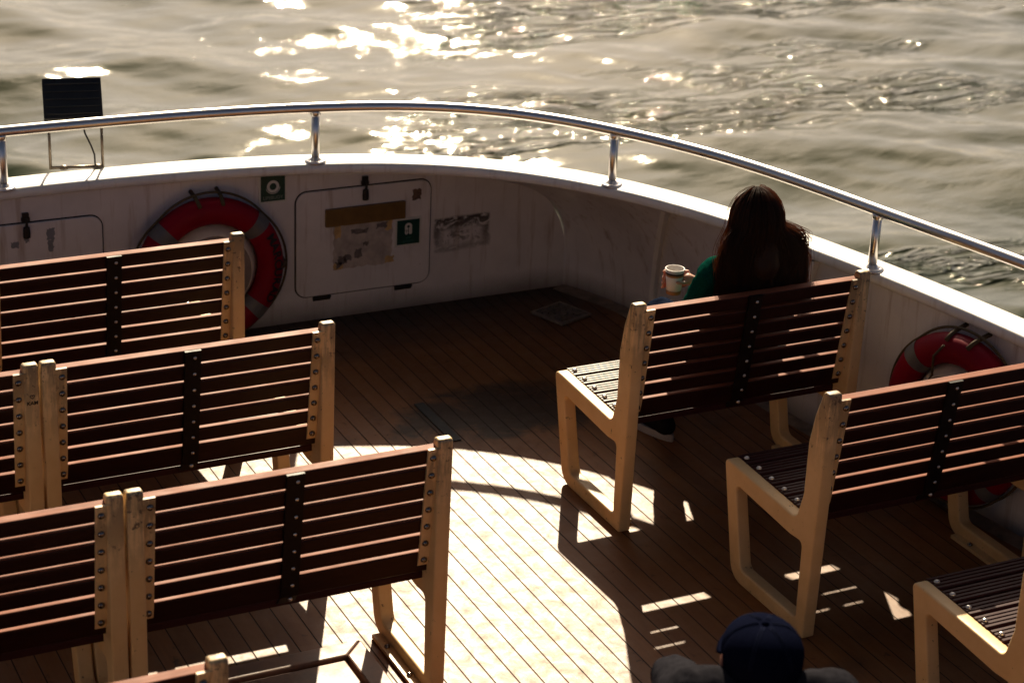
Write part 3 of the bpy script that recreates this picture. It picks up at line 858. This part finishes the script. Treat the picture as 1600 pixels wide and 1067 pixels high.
bench_spots = [
    ((1.33, 6.75), 'slatted bench right in front of the lettered lifebuoy, farthest of the left-hand benches'),
    ((1.33, 5.84), 'middle of the three whole benches left of the aisle, sunlight beneath its right end'),
    ((1.33, 4.90), 'large near bench left of the aisle, standing over the wooden deck hatch'),
    ((.345, 5.84), 'bench cut by the left picture edge, with a heart scribbled on its cream post'),
    ((.345, 4.90), 'bench at the lower left picture edge, side by side with the large near bench'),
    ((.340, 4.00), 'nearest left bench, only its worn post top and top slat showing at the bottom edge'),
    ((3.32, 5.63), 'slatted bench on which the long-haired woman is sitting'),
    ((3.53, 4.76), 'empty bench behind the seated woman, below the right-hand lifebuoy'),
    ((3.62, 3.81), 'bench in the lower right corner showing only its left frame and seat'),
    ((1.90, 2.97), 'bench carrying the man in the navy cap, mostly below the picture'),
]
bench0 = make_bench()
for i, ((x, y), lab) in enumerate(bench_spots):
    o = bench0 if i == 0 else copy_tree(bench0)
    o.location = (x, y, 0); o['label'] = lab
    if 'heart' in lab: heart_bench = o
# scribbled heart and initials on the post
b = bmesh.new(); hx, hz = L - PW / 2, .775; yb = -.0113
hp = [(16 * math.sin(t) ** 3, 13 * math.cos(t) - 5 * math.cos(2 * t) - 2 * math.cos(3 * t) - math.cos(4 * t)) for t in [2 * math.pi * k / 28 for k in range(28)]]
tube(b, [(hx + u * .00045, yb, hz + w * .00045) for u, w in hp], .0011, 5, closed=True)
me = text_mesh('KAM', .017, .0004, bold=.0004); me.transform(Matrix(((1, 0, 0, hx), (0, 0, -1, yb), (0, 1, 0, hz - .022), (0, 0, 0, 1))))
add_mesh(b, me, Matrix.Identity(4))
LOCAL.add('scribble'); sc = obj('scribble', b, M['black'], heart_bench)

# ------------------------------------------------------------------ fittings in the deck
b = bmesh.new(); A = Matrix.Translation((4.075, 7.552, 0)) @ Matrix.Rotation(math.radians(20), 4, 'Z')
def frame_sq(b, h, w, z0, z1, A):
    for (lo, hi) in (((-h, -h), (h, -h + w)), ((-h, h - w), (h, h)), ((-h, -h + w), (-h + w, h - w)), ((h - w, -h + w), (h, h - w))):
        box(b, (*lo, z0), (*hi, z1), 0, A)
dr = thing('deck_drain', 'square worn metal drain grate in the dark deck corner', 'drain', (4.075, 7.552, 0))
frame_sq(b, .098, .014, .002, .014, A); obj('frame', b, M['grate'], dr, bevel=.002)
b = bmesh.new(); frame_sq(b, .078, .007, .002, .010, A); frame_sq(b, .058, .007, .002, .010, A); frame_sq(b, .038, .007, .002, .010, A); frame_sq(b, .018, .007, .002, .010, A)
for s in (-1, 1): box(b, (-.083, s * .004 - .003, .002), (.083, s * .004 + .003, .008), 0, A)
obj('grille', b, M['grate'], dr)
b = bmesh.new(); box(b, (-.083, -.083, .0005), (.083, .083, .0018), 0, A); obj('sump', b, M['black'], dr)
b = bmesh.new(); box(b, (3.070, 6.527, .001), (3.112, 6.897, .005)); tag(obj('deck_strip', b, M['slot']), 'narrow dark metal strip let into the deck planks in the aisle', 'deck fitting')
# raised hatch coaming beneath the near left bench
ht = thing('deck_hatch', 'low wooden deck hatch with mitred coaming beneath the near left bench', 'hatch', (1.78, 4.8, 0))
hx0, hx1, hy0, hy1, hw, hh = 1.42, 2.165, 4.30, 5.235, .075, .045
for poly in (((hx0, hy1), (hx1, hy1), (hx1 - hw, hy1 - hw), (hx0 + hw, hy1 - hw)), ((hx1, hy1), (hx1, hy0), (hx1 - hw, hy0 + hw), (hx1 - hw, hy1 - hw)),
             ((hx0, hy0), (hx0, hy1), (hx0 + hw, hy1 - hw), (hx0 + hw, hy0 + hw)), ((hx1, hy0), (hx0, hy0), (hx0 + hw, hy0 + hw), (hx1 - hw, hy0 + hw))):
    b = bmesh.new(); cx = sum(p[0] for p in poly) / 4; cy = sum(p[1] for p in poly) / 4
    sh = [(cx + (x - cx) * .997, cy + (y - cy) * .997) for x, y in poly]
    lo = [b.verts.new((x, y, .001)) for x, y in sh]; hi = [b.verts.new((x, y, hh)) for x, y in sh]
    b.faces.new(lo[::-1]); b.faces.new(hi)
    for i in range(4): b.faces.new((lo[i], lo[(i + 1) % 4], hi[(i + 1) % 4], hi[i]))
    obj('coaming', b, M['hatchwood'], ht, bevel=.006)
b = bmesh.new(); box(b, (hx0 + hw + .012, hy0 + hw + .012, .001), (hx1 - hw - .012, hy1 - hw - .012, .036)); obj('lid', b, M['hatchwood'], ht, bevel=.004)

# ------------------------------------------------------------------ seated woman
def hand_prims(wrist, palm_c, palm_dir, curl_pts, thumb_pts, s=1.):
    pr = [('c', wrist, .019 * s, palm_c, .023 * s)]
    for pts in curl_pts + [thumb_pts]:
        for a, c2 in zip(pts, pts[1:]): pr.append(('c', a, .0082 * s, c2, .0074 * s))
    return pr
CUP = Vector((3.722, 6.035, .768))
RV = Vector((.8987, -.4366, .04)); FV = Vector((.437, .899, 0))
wo = thing('person', 'woman with long auburn hair in a dark green jumper sitting with a paper cup', 'person', (3.88, 5.85, 0))
sR, sL = Vector((4.025, 5.835, .885)), Vector((3.750, 5.815, .872))
eR, eL = Vector((4.06, 5.985, .695)), Vector((3.690, 5.865, .672))
wR, wL = CUP + RV * .088 + Vector((0, 0, -.006)), Vector((3.85, 5.99, .655))
head = Vector((3.877, 5.79, 1.062))
hipL, hipR = Vector((3.80, 5.88, .485)), Vector((3.96, 5.88, .485))
kL, kR = Vector((3.800, 6.235, .548)), Vector((4.00, 6.27, .53))
aL, aR = Vector((3.868, 6.285, .09)), Vector((4.02, 6.50, .09))
palm = CUP + RV * .050 + Vector((0, 0, .006))
def cyl(a, z, rad=.042):   # point around the cup, angle from camera-right going to the far side
    return CUP + RV * math.cos(a) * rad + FV * math.sin(a) * rad + Vector((0, 0, z))
fing = []
for k, (z, a1) in enumerate(((.030, 2.75), (.010, 3.05), (-.010, 3.15), (-.029, 2.95))):
    fing.append([palm + Vector((0, 0, z * .8)) + FV * .018] + [cyl(.5 + (a1 - .5) * u, z) for u in (0, .33, .66, 1.)])
thumb = [palm + Vector((0, 0, -.004)) - FV * .018 - RV * .0, cyl(-.55, .0, .045), cyl(-1.0, .004, .044), cyl(-1.4, .008, .041)]
body = [('e', head, (.068, .086, .100)), ('e', head + Vector((0, .012, -.045)), (.050, .068, .062)), ('e', head + Vector((0, .088, -.015)), (.012, .018, .016)),
        ('e', head + Vector((0, .078, -.052)), (.024, .012, .008)), ('e', head + Vector((.067, 0, -.012)), (.010, .018, .027)), ('e', head + Vector((-.067, 0, -.012)), (.010, .018, .027)),
        ('e', head + Vector((.028, .078, .005)), (.014, .010, .010)), ('e', head + Vector((-.028, .078, .005)), (.014, .010, .010)),
        ('c', head + Vector((0, -.005, -.06)), .042, (3.875, 5.80, .91), .046),
        ('c', sL, .044, sR, .044), ('e', (3.872, 5.82, .82), (.125, .078, .12)), ('e', (3.876, 5.835, .66), (.11, .075, .14)), ('e', (3.88, 5.87, .50), (.145, .105, .085)),
        ('c', sL, .042, eL, .035), ('c', eL, .034, wL, .023), ('c', sR, .042, eR, .035), ('c', eR, .034, wR, .021),
        ('c', hipL, .076, kL, .054), ('c', kL, .052, aL, .034), ('c', hipR, .076, kR, .054), ('c', kR, .052, aR, .034),
        ('c', aL, .034, aL + Vector((-.03, .14, -.045)), .026), ('c', aR, .034, aR + Vector((0, .15, -.045)), .026)]
body += hand_prims(wR, palm, None, fing, thumb)
# left hand resting under the right wrist
lp = wL + Vector((.035, .035, .0))
lf = [[lp + Vector((.012, -.020 + .014 * k, 0)), lp + Vector((.052, -.012 + .014 * k, .004)), lp + Vector((.070 + .003 * (k % 2), -.004 + .014 * k, -.014))] for k in range(4)]
body += hand_prims(wL, lp, None, lf, [lp + Vector((-.005, -.02, .01)), lp + Vector((.025, -.034, .016)), lp + Vector((.045, -.032, .012))])
obj('body', blob(body, .0055, 3), M['skin'], wo)
jm = [('c', sL, .058, sR, .058), ('c', (3.875, 5.80, .925), .056, (3.872, 5.82, .86), .085), ('e', (3.872, 5.82, .81), (.148, .095, .14)), ('e', (3.876, 5.835, .64), (.135, .094, .17)), ('e', (3.88, 5.86, .51), (.155, .11, .07)),
      ('c', sL, .060, eL, .054), ('c', eL, .056, eL.lerp(wL, .85), .043), ('e', eL.lerp(wL, .86), (.040, .036, .044)),
      ('c', sR, .060, eR, .054), ('c', eR, .056, eR.lerp(wR, .86), .040), ('e', eR.lerp(wR, .84), (.045, .036, .042))]
obj('jumper', blob(jm, .0075, 3, .010, 17.), M['jumper'], wo)
tr = [('e', (3.88, 5.88, .495), (.158, .118, .085)), ('c', hipL, .088, kL, .070), ('c', kL, .070, aL + Vector((0, 0, .03)), .046), ('c', hipR, .088, kR, .066), ('c', kR, .066, aR + Vector((0, 0, .03)), .046)]
obj('trousers', blob(tr, .009, 3, .004, 26.), M['denim'], wo)
for a, d in ((aL, Vector((-.048, .20, 0))), (aR, Vector((.0, .205, 0)))):
    heel = Vector((a.x + .004, a.y - .03, 0)); toe = heel + d
    sh = blob([('c', (a.x, a.y, .085), .042, (heel.x, heel.y, .055), .040), ('c', (heel.x, heel.y, .055), .040, heel.lerp(toe, .6) + Vector((0, 0, .055)), .036), ('c', heel.lerp(toe, .6) + Vector((0, 0, .055)), .036, toe + Vector((0, 0, .045)), .034)], .007, 3)
    so = obj('shoe', sh, M['shoe'], wo)
    b = bmesh.new(); dv = d.normalized(); sv = Vector((dv.y, -dv.x, 0)); n = 28
    def sole_ring(z, g):
        out = []
        for k in range(n):
            t = 2 * math.pi * k / n; u = .5 + .5 * math.cos(t); wd = (.032 + .011 * u) * g
            out.append(b.verts.new(heel.lerp(toe, .5) + dv * math.cos(t) * (d.length / 2 + .043) * (1 + (g - 1) * .4) + sv * math.sin(t) * wd + Vector((0, 0, z + .012 * max(0, math.cos(t)) ** 3))))
        return out
    rs = [sole_ring(.002, 1.), sole_ring(.012, 1.03), sole_ring(.013, .985), sole_ring(.015, .985), sole_ring(.016, 1.03), sole_ring(.032, 1.)]
    for A, B in zip(rs, rs[1:]):
        for k in range(n): b.faces.new((A[k], A[(k + 1) % n], B[(k + 1) % n], B[k]))
    b.faces.new(rs[0][::-1]); b.faces.new(rs[-1]); obj('sole', b, M['sole'], so)
# hair: soft mass plus loose strands
hm = [('e', head + Vector((0, -.012, .018)), (.088, .100, .104)), ('c', head + Vector((0, -.040, -.02)), .074, (3.885, 5.735, .93), .082),
      ('e', (3.892, 5.728, .90), (.096, .048, .08)), ('e', (3.900, 5.722, .83), (.100, .044, .085)), ('e', (3.832, 5.735, .91), (.042, .045, .09)), ('e', (3.965, 5.74, .89), (.066, .052, .085)), ('e', (4.0, 5.75, .865), (.052, .05, .055))]
hair = obj('hair', blob(hm, .009, 4, .004, 24.), M['hair'], wo)
b = bmesh.new(); R = random.Random(5)
for i in range(3200):
    a = R.uniform(-math.pi * .98, 0) if R.random() < .86 else R.uniform(0, math.pi)       # mostly the back half
    ca, sa = math.cos(a), math.sin(a)
    rad = R.uniform(.97, 1.045) if R.random() < .93 else R.uniform(1.03, 1.16)
    pts = []
    wav = R.uniform(.004, .016); ph = R.uniform(0, 6.3); fr = R.uniform(9, 20)
    endz = R.uniform(.76, .86) if R.random() < .8 else R.uniform(.86, .97)
    if sa > .35: continue
    flare = .040 + .082 * max(0, ca) + .030 * max(0, -ca)
    for k in range(15):
        u = k / 14
        if u < .36:
            t = (1 - u / .36) * math.pi / 2 * .93
            p = head + Vector((0, -.012, .018)) + Vector((ca * .091 * math.cos(t) * rad, sa * .103 * math.cos(t) * rad, .107 * math.sin(t) * rad))
        else:
            w = (u - .36) / .64
            z0 = head.z + .018; z = z0 + (endz - z0) * w
            g = min(1, w * 1.7); g = g * g * (3 - 2 * g)
            px = head.x + ca * (.091 + (flare - .01) * g) * rad + .012 * w
            py = head.y - .012 + sa * (.103 * (1 - g) + .075 * g) * rad - .02 * g
            p = Vector((px + wav * w * math.sin(fr * z + ph) * 1.6, py + wav * w * math.cos(fr * z * 1.3 + ph), z))
        pts.append(p)
    tube(b, pts, [.0012 * (1 - .7 * (k / 14) ** 2) for k in range(15)], 3, cap=False)
obj('loose_strands', b, M['hair'], hair)

# the paper cup in her hand
cp = thing('paper_cup', 'white paper coffee cup with brown and orange bands in the woman\'s hand', 'cup', CUP - Vector((0, 0, .050)))
A = Matrix.Translation(CUP)
def shell(r0, r1, z0, z1, th, mat, nm, par):
    b = bmesh.new(); s = 40
    rings = []
    for r, z in ((r0, z0), (r1, z1), (r1 - th, z1), (r0 - th, z0)):
        rings.append([b.verts.new(CUP + Vector((r * math.cos(2 * math.pi * k / s), r * math.sin(2 * math.pi * k / s), z))) for k in range(s)])
    for i in range(4):
        P, Q = rings[i], rings[(i + 1) % 4]
        for k in range(s):
            f = b.faces.new((P[k], P[(k + 1) % s], Q[(k + 1) % s], Q[k])); f.smooth = True
    return obj(nm, b, mat, par)
cr = lambda z: .0265 + (z + .050) * .085
wall = shell(cr(-.050), cr(.047), -.050, .047, .0016, M['cup'], 'wall', cp)
b = bmesh.new(); lathe(b, [(cr(-.046) - .002, -.047), (cr(-.046) - .002, -.044)], 32, A); obj('bottom', b, M['cup'], cp)
b = bmesh.new(); tube(b, [CUP + Vector((cr(.047) * math.cos(2 * math.pi * k / 40), cr(.047) * math.sin(2 * math.pi * k / 40), .047)) for k in range(40)], .0026, 8, closed=True); obj('rim', b, M['cup'], cp)
shell(cr(.028) + .0006, cr(.037) + .0006, .028, .037, .0008, M['cupbrown'], 'brown_band', wall)
shell(cr(.021) + .0006, cr(.028) + .0006, .021, .0278, .0008, M['cuporange'], 'orange_band', wall)
shell(cr(-.049) + .0006, cr(-.034) + .0006, -.049, -.034, .0008, M['cuporange'], 'orange_band', wall)
b = bmesh.new(); lathe(b, [(cr(.022) - .003, .0215), (cr(.022) - .003, .022)], 32, A); obj('coffee', b, M['coffee'], cp)

# ------------------------------------------------------------------ man in the cap
mn = thing('person', 'man in a navy baseball cap and charcoal jacket seen from behind at the bottom edge', 'person', (2.33, 3.25, 0))
H = Vector((2.335, 3.29, 1.060)); YA = math.radians(-22); RY = Matrix.Rotation(YA, 4, 'Z')
def hd(x, y, z): return H + RY.to_3x3() @ Vector((x, y, z))
def ell(p, r): return ('e', p, r, RY)
SL, SR = Vector((2.165, 3.32, .965)), Vector((2.455, 3.17, .975))
EL, ER = Vector((2.240, 3.495, .90)), Vector((2.56, 3.36, .74))
WL, WR = Vector((2.42, 3.56, .74)), Vector((2.47, 3.55, .70))
hL, hR, KL, KR = Vector((2.25, 3.22, .49)), Vector((2.41, 3.2, .49)), Vector((2.24, 3.62, .52)), Vector((2.48, 3.6, .52))
AL, AR = Vector((2.24, 3.66, .09)), Vector((2.50, 3.64, .09))
mb = [ell(hd(0, 0, -.02), (.076, .096, .098)), ell(hd(0, .02, -.05), (.058, .075, .068)), ell(hd(0, .098, -.02), (.014, .02, .018)), ell(hd(.083, -.004, -.020), (.012, .019, .028)), ell(hd(-.083, -.004, -.020), (.012, .019, .028)),
      ell(hd(.03, .085, .0), (.015, .012, .011)), ell(hd(-.03, .085, .0), (.015, .012, .011)), ell(hd(0, .088, -.06), (.026, .014, .009)),
      ('c', hd(0, -.02, -.06), .054, (2.315, 3.245, .95), .058), ('c', SL, .055, SR, .055), ('e', (2.31, 3.235, .80), (.17, .11, .17), RY), ('e', (2.32, 3.22, .58), (.16, .115, .14), RY),
      ('c', SL, .05, EL, .042), ('c', EL, .04, WL, .027), ('c', SR, .05, ER, .042), ('c', ER, .04, WR, .027),
      ('c', hL, .085, KL, .06), ('c', KL, .056, AL, .038), ('c', hR, .085, KR, .06), ('c', KR, .056, AR, .038), ('c', AL, .036, AL + Vector((0, .16, -.045)), .028), ('c', AR, .036, AR + Vector((0, .16, -.045)), .028)]
for W, d in ((WL, Vector((.05, .01, 0))), (WR, Vector((-.03, .04, 0)))):
    side = Vector((-d.y, d.x, 0)).normalized(); pc = W + d
    fg = [[pc + Vector((0, 0, -.024 + .016 * k)), pc + d.normalized() * .04 + Vector((0, 0, -.024 + .016 * k)), pc + d.normalized() * .062 + side * .018 + Vector((0, 0, -.024 + .016 * k))] for k in range(4)]
    mb += hand_prims(W, pc, None, fg, [W + d * .3 + Vector((0, 0, .02)), pc + side * .03 + Vector((0, 0, .03)), pc + side * .04 + d.normalized() * .025 + Vector((0, 0, .034))], 1.05)
obj('body', blob(mb, .0068, 3), M['skin_ruddy'], mn)
jk = [('c', SL, .075, SR, .075), ('e', (2.31, 3.235, .80), (.205, .14, .19), RY), ('e', (2.32, 3.22, .58), (.19, .14, .16), RY), ('c', SL, .074, EL, .056), ('c', EL, .056, EL.lerp(WL, .9), .043), ('c', SR, .076, ER, .062), ('c', ER, .06, ER.lerp(WR, .9), .043)]
obj('jacket', blob(jk, .009, 3, .008, 16.), M['jacket'], mn)
hood = [('c', hd(-.095, -.045, -.125), .040, hd(-.06, -.10, -.135), .044), ('c', hd(-.06, -.10, -.135), .044, hd(.06, -.10, -.135), .044), ('c', hd(.06, -.10, -.135), .044, hd(.10, -.045, -.125), .040), ('c', hd(-.095, -.045, -.125), .036, hd(-.085, .05, -.14), .030), ('c', hd(.10, -.045, -.125), .036, hd(.085, .05, -.14), .030)]
obj('hood', blob(hood, .008, 3, .006, 20.), M['jacketdark'], mn)
tr = [('e', (2.33, 3.2, .49), (.175, .13, .09)), ('c', hL, .10, KL, .075), ('c', KL, .072, AL + Vector((0, 0, .02)), .055), ('c', hR, .10, KR, .075), ('c', KR, .072, AR + Vector((0, 0, .02)), .055)]
obj('trousers', blob(tr, .011, 3, .004, 22.), M['jacketdark'], mn)
for a in (AL, AR):
    obj('shoe', blob([('c', (a.x, a.y - .03, .05), .046, (a.x, a.y + .17, .042), .04), ('c', (a.x, a.y, .1), .045, (a.x, a.y, .05), .046)], .009, 3), M['shoe'], mn)
obj('hair', blob([ell(hd(0, -.026, -.015), (.084, .084, .085)), ell(hd(0, -.05, -.055), (.062, .048, .05))], .008, 3, .003, 60.), M['darkhair'], mn)
# cap: six-panel crown, button, brim
b = bmesh.new(); SEG, RG = 96, 22; rings = []
for j in range(RG + 1):
    t = j / RG * math.pi / 2 * 1.0
    ring = []
    for k in range(SEG):
        a = 2 * math.pi * k / SEG
        pan = abs((a / (2 * math.pi) * 6 + .5) % 1 - .5) * 2          # 0 at seams
        g = 1 - .032 * math.exp(-(pan / .10) ** 2) * math.cos(t) ** .3
        r = math.cos(t) ** .82 if t < math.pi / 2 else 0
        z = math.sin(t) ** 1.05
        ring.append(b.verts.new(hd(.0925 * r * g * math.cos(a), -.004 + .112 * r * g * math.sin(a), .010 + .067 * z)))
    rings.append(ring)
low = [b.verts.new(hd(.0915 * math.cos(2 * math.pi * k / SEG), -.004 + .111 * math.sin(2 * math.pi * k / SEG), -.022 - .016 * max(0, -math.sin(2 * math.pi * k / SEG)))) for k in range(SEG)]
rings.insert(0, low)
for A_, B_ in zip(rings, rings[1:]):
    for k in range(SEG):
        f = b.faces.new((A_[k], A_[(k + 1) % SEG], B_[(k + 1) % SEG], B_[k])); f.smooth = True
bmesh.ops.remove_doubles(b, verts=b.verts[:], dist=.0004)
capo = obj('cap', b, M['capnavy'], mn)
md = capo.modifiers.new('th', 'SOLIDIFY'); md.thickness = .002
b = bmesh.new(); dome(b, hd(0, -.004, .0755), (0, 0, 1), .0095, .008); obj('button', b, M['capnavy'], capo)
b = bmesh.new()
for k in range(6):
    a = 2 * math.pi * k / 6
    if True:
        pts = []
        for j in range(14):
            tt = j / 14 * math.pi / 2; r = math.cos(tt) ** .82; g = 1 - .032 * math.cos(tt) ** .3
            pts.append(hd(.0932 * r * g * math.cos(a), -.004 + .1127 * r * g * math.sin(a), .0108 + .067 * math.sin(tt) ** 1.05))
        for sx in (-.003, .003): tube(b, [p + RY.to_3x3() @ Vector((-math.sin(a) * sx, math.cos(a) * sx, .0004)) for p in pts], .0009, 5)
obj('stitching', b, M['stitch'], capo)
b = bmesh.new(); g0 = []; g1 = []
for k in range(21):
    a = math.radians(15 + 150 * k / 20)
    g0.append(hd(.0915 * math.cos(a), -.004 + .111 * math.sin(a), -.018)); g1.append(hd(.094 * math.cos(a), .03 + .145 * math.sin(a), -.022 - .018 * abs(math.cos(a))))
v0 = [b.verts.new(p) for p in g0]; v1 = [b.verts.new(p) for p in g1]
for k in range(20): b.faces.new((v0[k], v0[k + 1], v1[k + 1], v1[k]))
br = obj('brim', b, M['capnavy'], capo, True); md = br.modifiers.new('th', 'SOLIDIFY'); md.thickness = .004

# ------------------------------------------------------------------ sea
WZ = -3.2
def axis(lo, hi, step, far):
    c = list(np.arange(lo, hi, step)); g = []
    s = step; v = hi
    while v < far: g.append(v); s *= 1.22; v += s
    h = []; s = step; v = lo
    while v > -far:
        s *= 1.22; v -= s; h.append(v)
    return np.array(h[::-1] + c + g)
gx = axis(-1., 25., .075, 4000.); gy = axis(6., 37., .075, 4000.)
X, Y = np.meshgrid(gx, gy)
Z = np.zeros_like(X); DX = np.zeros_like(X); DY = np.zeros_like(X)
main = math.radians(-118)
WAKE = 1. + .45 / (1 + np.exp(np.clip((X - .36 * Y) / .8, -40, 40)))
for i in range(120):
    lam = .28 * (5.5 / .28) ** rng.random()
    th = main + rng.normal(0, .55)
    k = 2 * math.pi / lam
    amp = .0033 * lam ** 1.12 * rng.uniform(.5, 1.4)
    ph = rng.uniform(0, 2 * math.pi)
    arg = k * (X * math.cos(th) + Y * math.sin(th)) + ph + .6 * np.sin(.13 * X + .21 * Y + ph * 2)
    env = .55 + .45 * np.sin(.21 * X * math.cos(th + 1.3) + .27 * Y * math.sin(th + 1.3) + ph * 3)
    if lam > .9: env = env * WAKE
    Z += amp * env * np.sin(arg)
    q = .55 * amp * env * np.cos(arg)
    DX += q * math.cos(th); DY += q * math.sin(th)
fade = np.clip(1 - np.maximum(np.maximum(-1.5 - X, X - 26), np.maximum(5 - Y, Y - 40)) / 30, 0, 1)
Z *= fade; X2 = X + DX * fade; Y2 = Y + DY * fade
ny, nx = X.shape
co = np.stack([X2, Y2, Z], -1).reshape(-1, 3).astype(np.float32)
idx = np.arange(ny * nx).reshape(ny, nx)
quads = np.stack([idx[:-1, :-1], idx[:-1, 1:], idx[1:, 1:], idx[1:, :-1]], -1).reshape(-1, 4)
me = bpy.data.meshes.new('sea'); me.vertices.add(len(co)); me.vertices.foreach_set('co', co.ravel())
me.loops.add(quads.size); me.loops.foreach_set('vertex_index', quads.ravel().astype(np.int32))
me.polygons.add(len(quads)); me.polygons.foreach_set('loop_start', np.arange(0, quads.size, 4, dtype=np.int32))
me.update(calc_edges=True); me.validate()
me.polygons.foreach_set('use_smooth', [True] * len(quads))
sea = obj('sea_water', me, mat_water()); sea.location.z = WZ
structure(sea)

# ------------------------------------------------------------------ light
SUNV = Vector((.64, 1.40, 1.0)).normalized()
elev = math.asin(SUNV.z); azim = math.atan2(SUNV.x, SUNV.y)
sl = bpy.data.lights.new('sun', 'SUN'); sl.energy = 5.; sl.angle = math.radians(.53); sl.color = (1., .85, .61)
so = bpy.data.objects.new('sun', sl); COL.objects.link(so); so.rotation_euler = SUNV.to_track_quat('Z', 'Y').to_euler()
w = bpy.data.worlds.new('World'); scene.world = w; w.use_nodes = True
t = NT(w.node_tree); bg = t.n['Background']
sky = t.add('ShaderNodeTexSky', sky_type='NISHITA'); sky.sun_disc = False; sky.sun_elevation = elev; sky.sun_rotation = azim
sky.altitude = 0; sky.air_density = .3; sky.dust_density = 2.7; sky.ozone_density = 1.0
t.l.new(t.mix(1., sky.outputs[0], (1., .92, .80), 'MULTIPLY'), bg.inputs[0]); bg.inputs[1].default_value = .05

# ------------------------------------------------------------------ camera
cam = bpy.data.cameras.new('camera'); co_ = bpy.data.objects.new('camera', cam); COL.objects.link(co_); scene.camera = co_
R2 = Vector((0.8987019143708115, -0.436573302165744, 0.04169677376412265)); U2 = Vector((0.13489889017317638, 0.3656510002090498, 0.9209243375414545)); F2 = Vector((0.417297446117615, 0.8220116166345944, -0.3875045078208727))
co_.matrix_world = Matrix(((R2.x, U2.x, -F2.x, 0), (R2.y, U2.y, -F2.y, 0), (R2.z, U2.z, -F2.z, 3.4665), (0, 0, 0, 1)))
cam.sensor_width = 36; cam.lens = 3206.5 / 1600 * 36; cam.clip_start = .1; cam.clip_end = 10000
cam.dof.use_dof = True; cam.dof.focus_distance = 7.0; cam.dof.aperture_fstop = 4.2; cam.dof.aperture_blades = 0

scene.render.engine = 'CYCLES'
scene.cycles.use_denoising = True
scene.cycles.max_bounces = 8; scene.cycles.diffuse_bounces = 4; scene.cycles.glossy_bounces = 4
scene.cycles.sample_clamp_indirect = 6.
vs = scene.view_settings; vs.view_transform = 'Standard'; vs.look = 'None'; vs.exposure = .9; vs.gamma = 1.; vs.use_curve_mapping = False
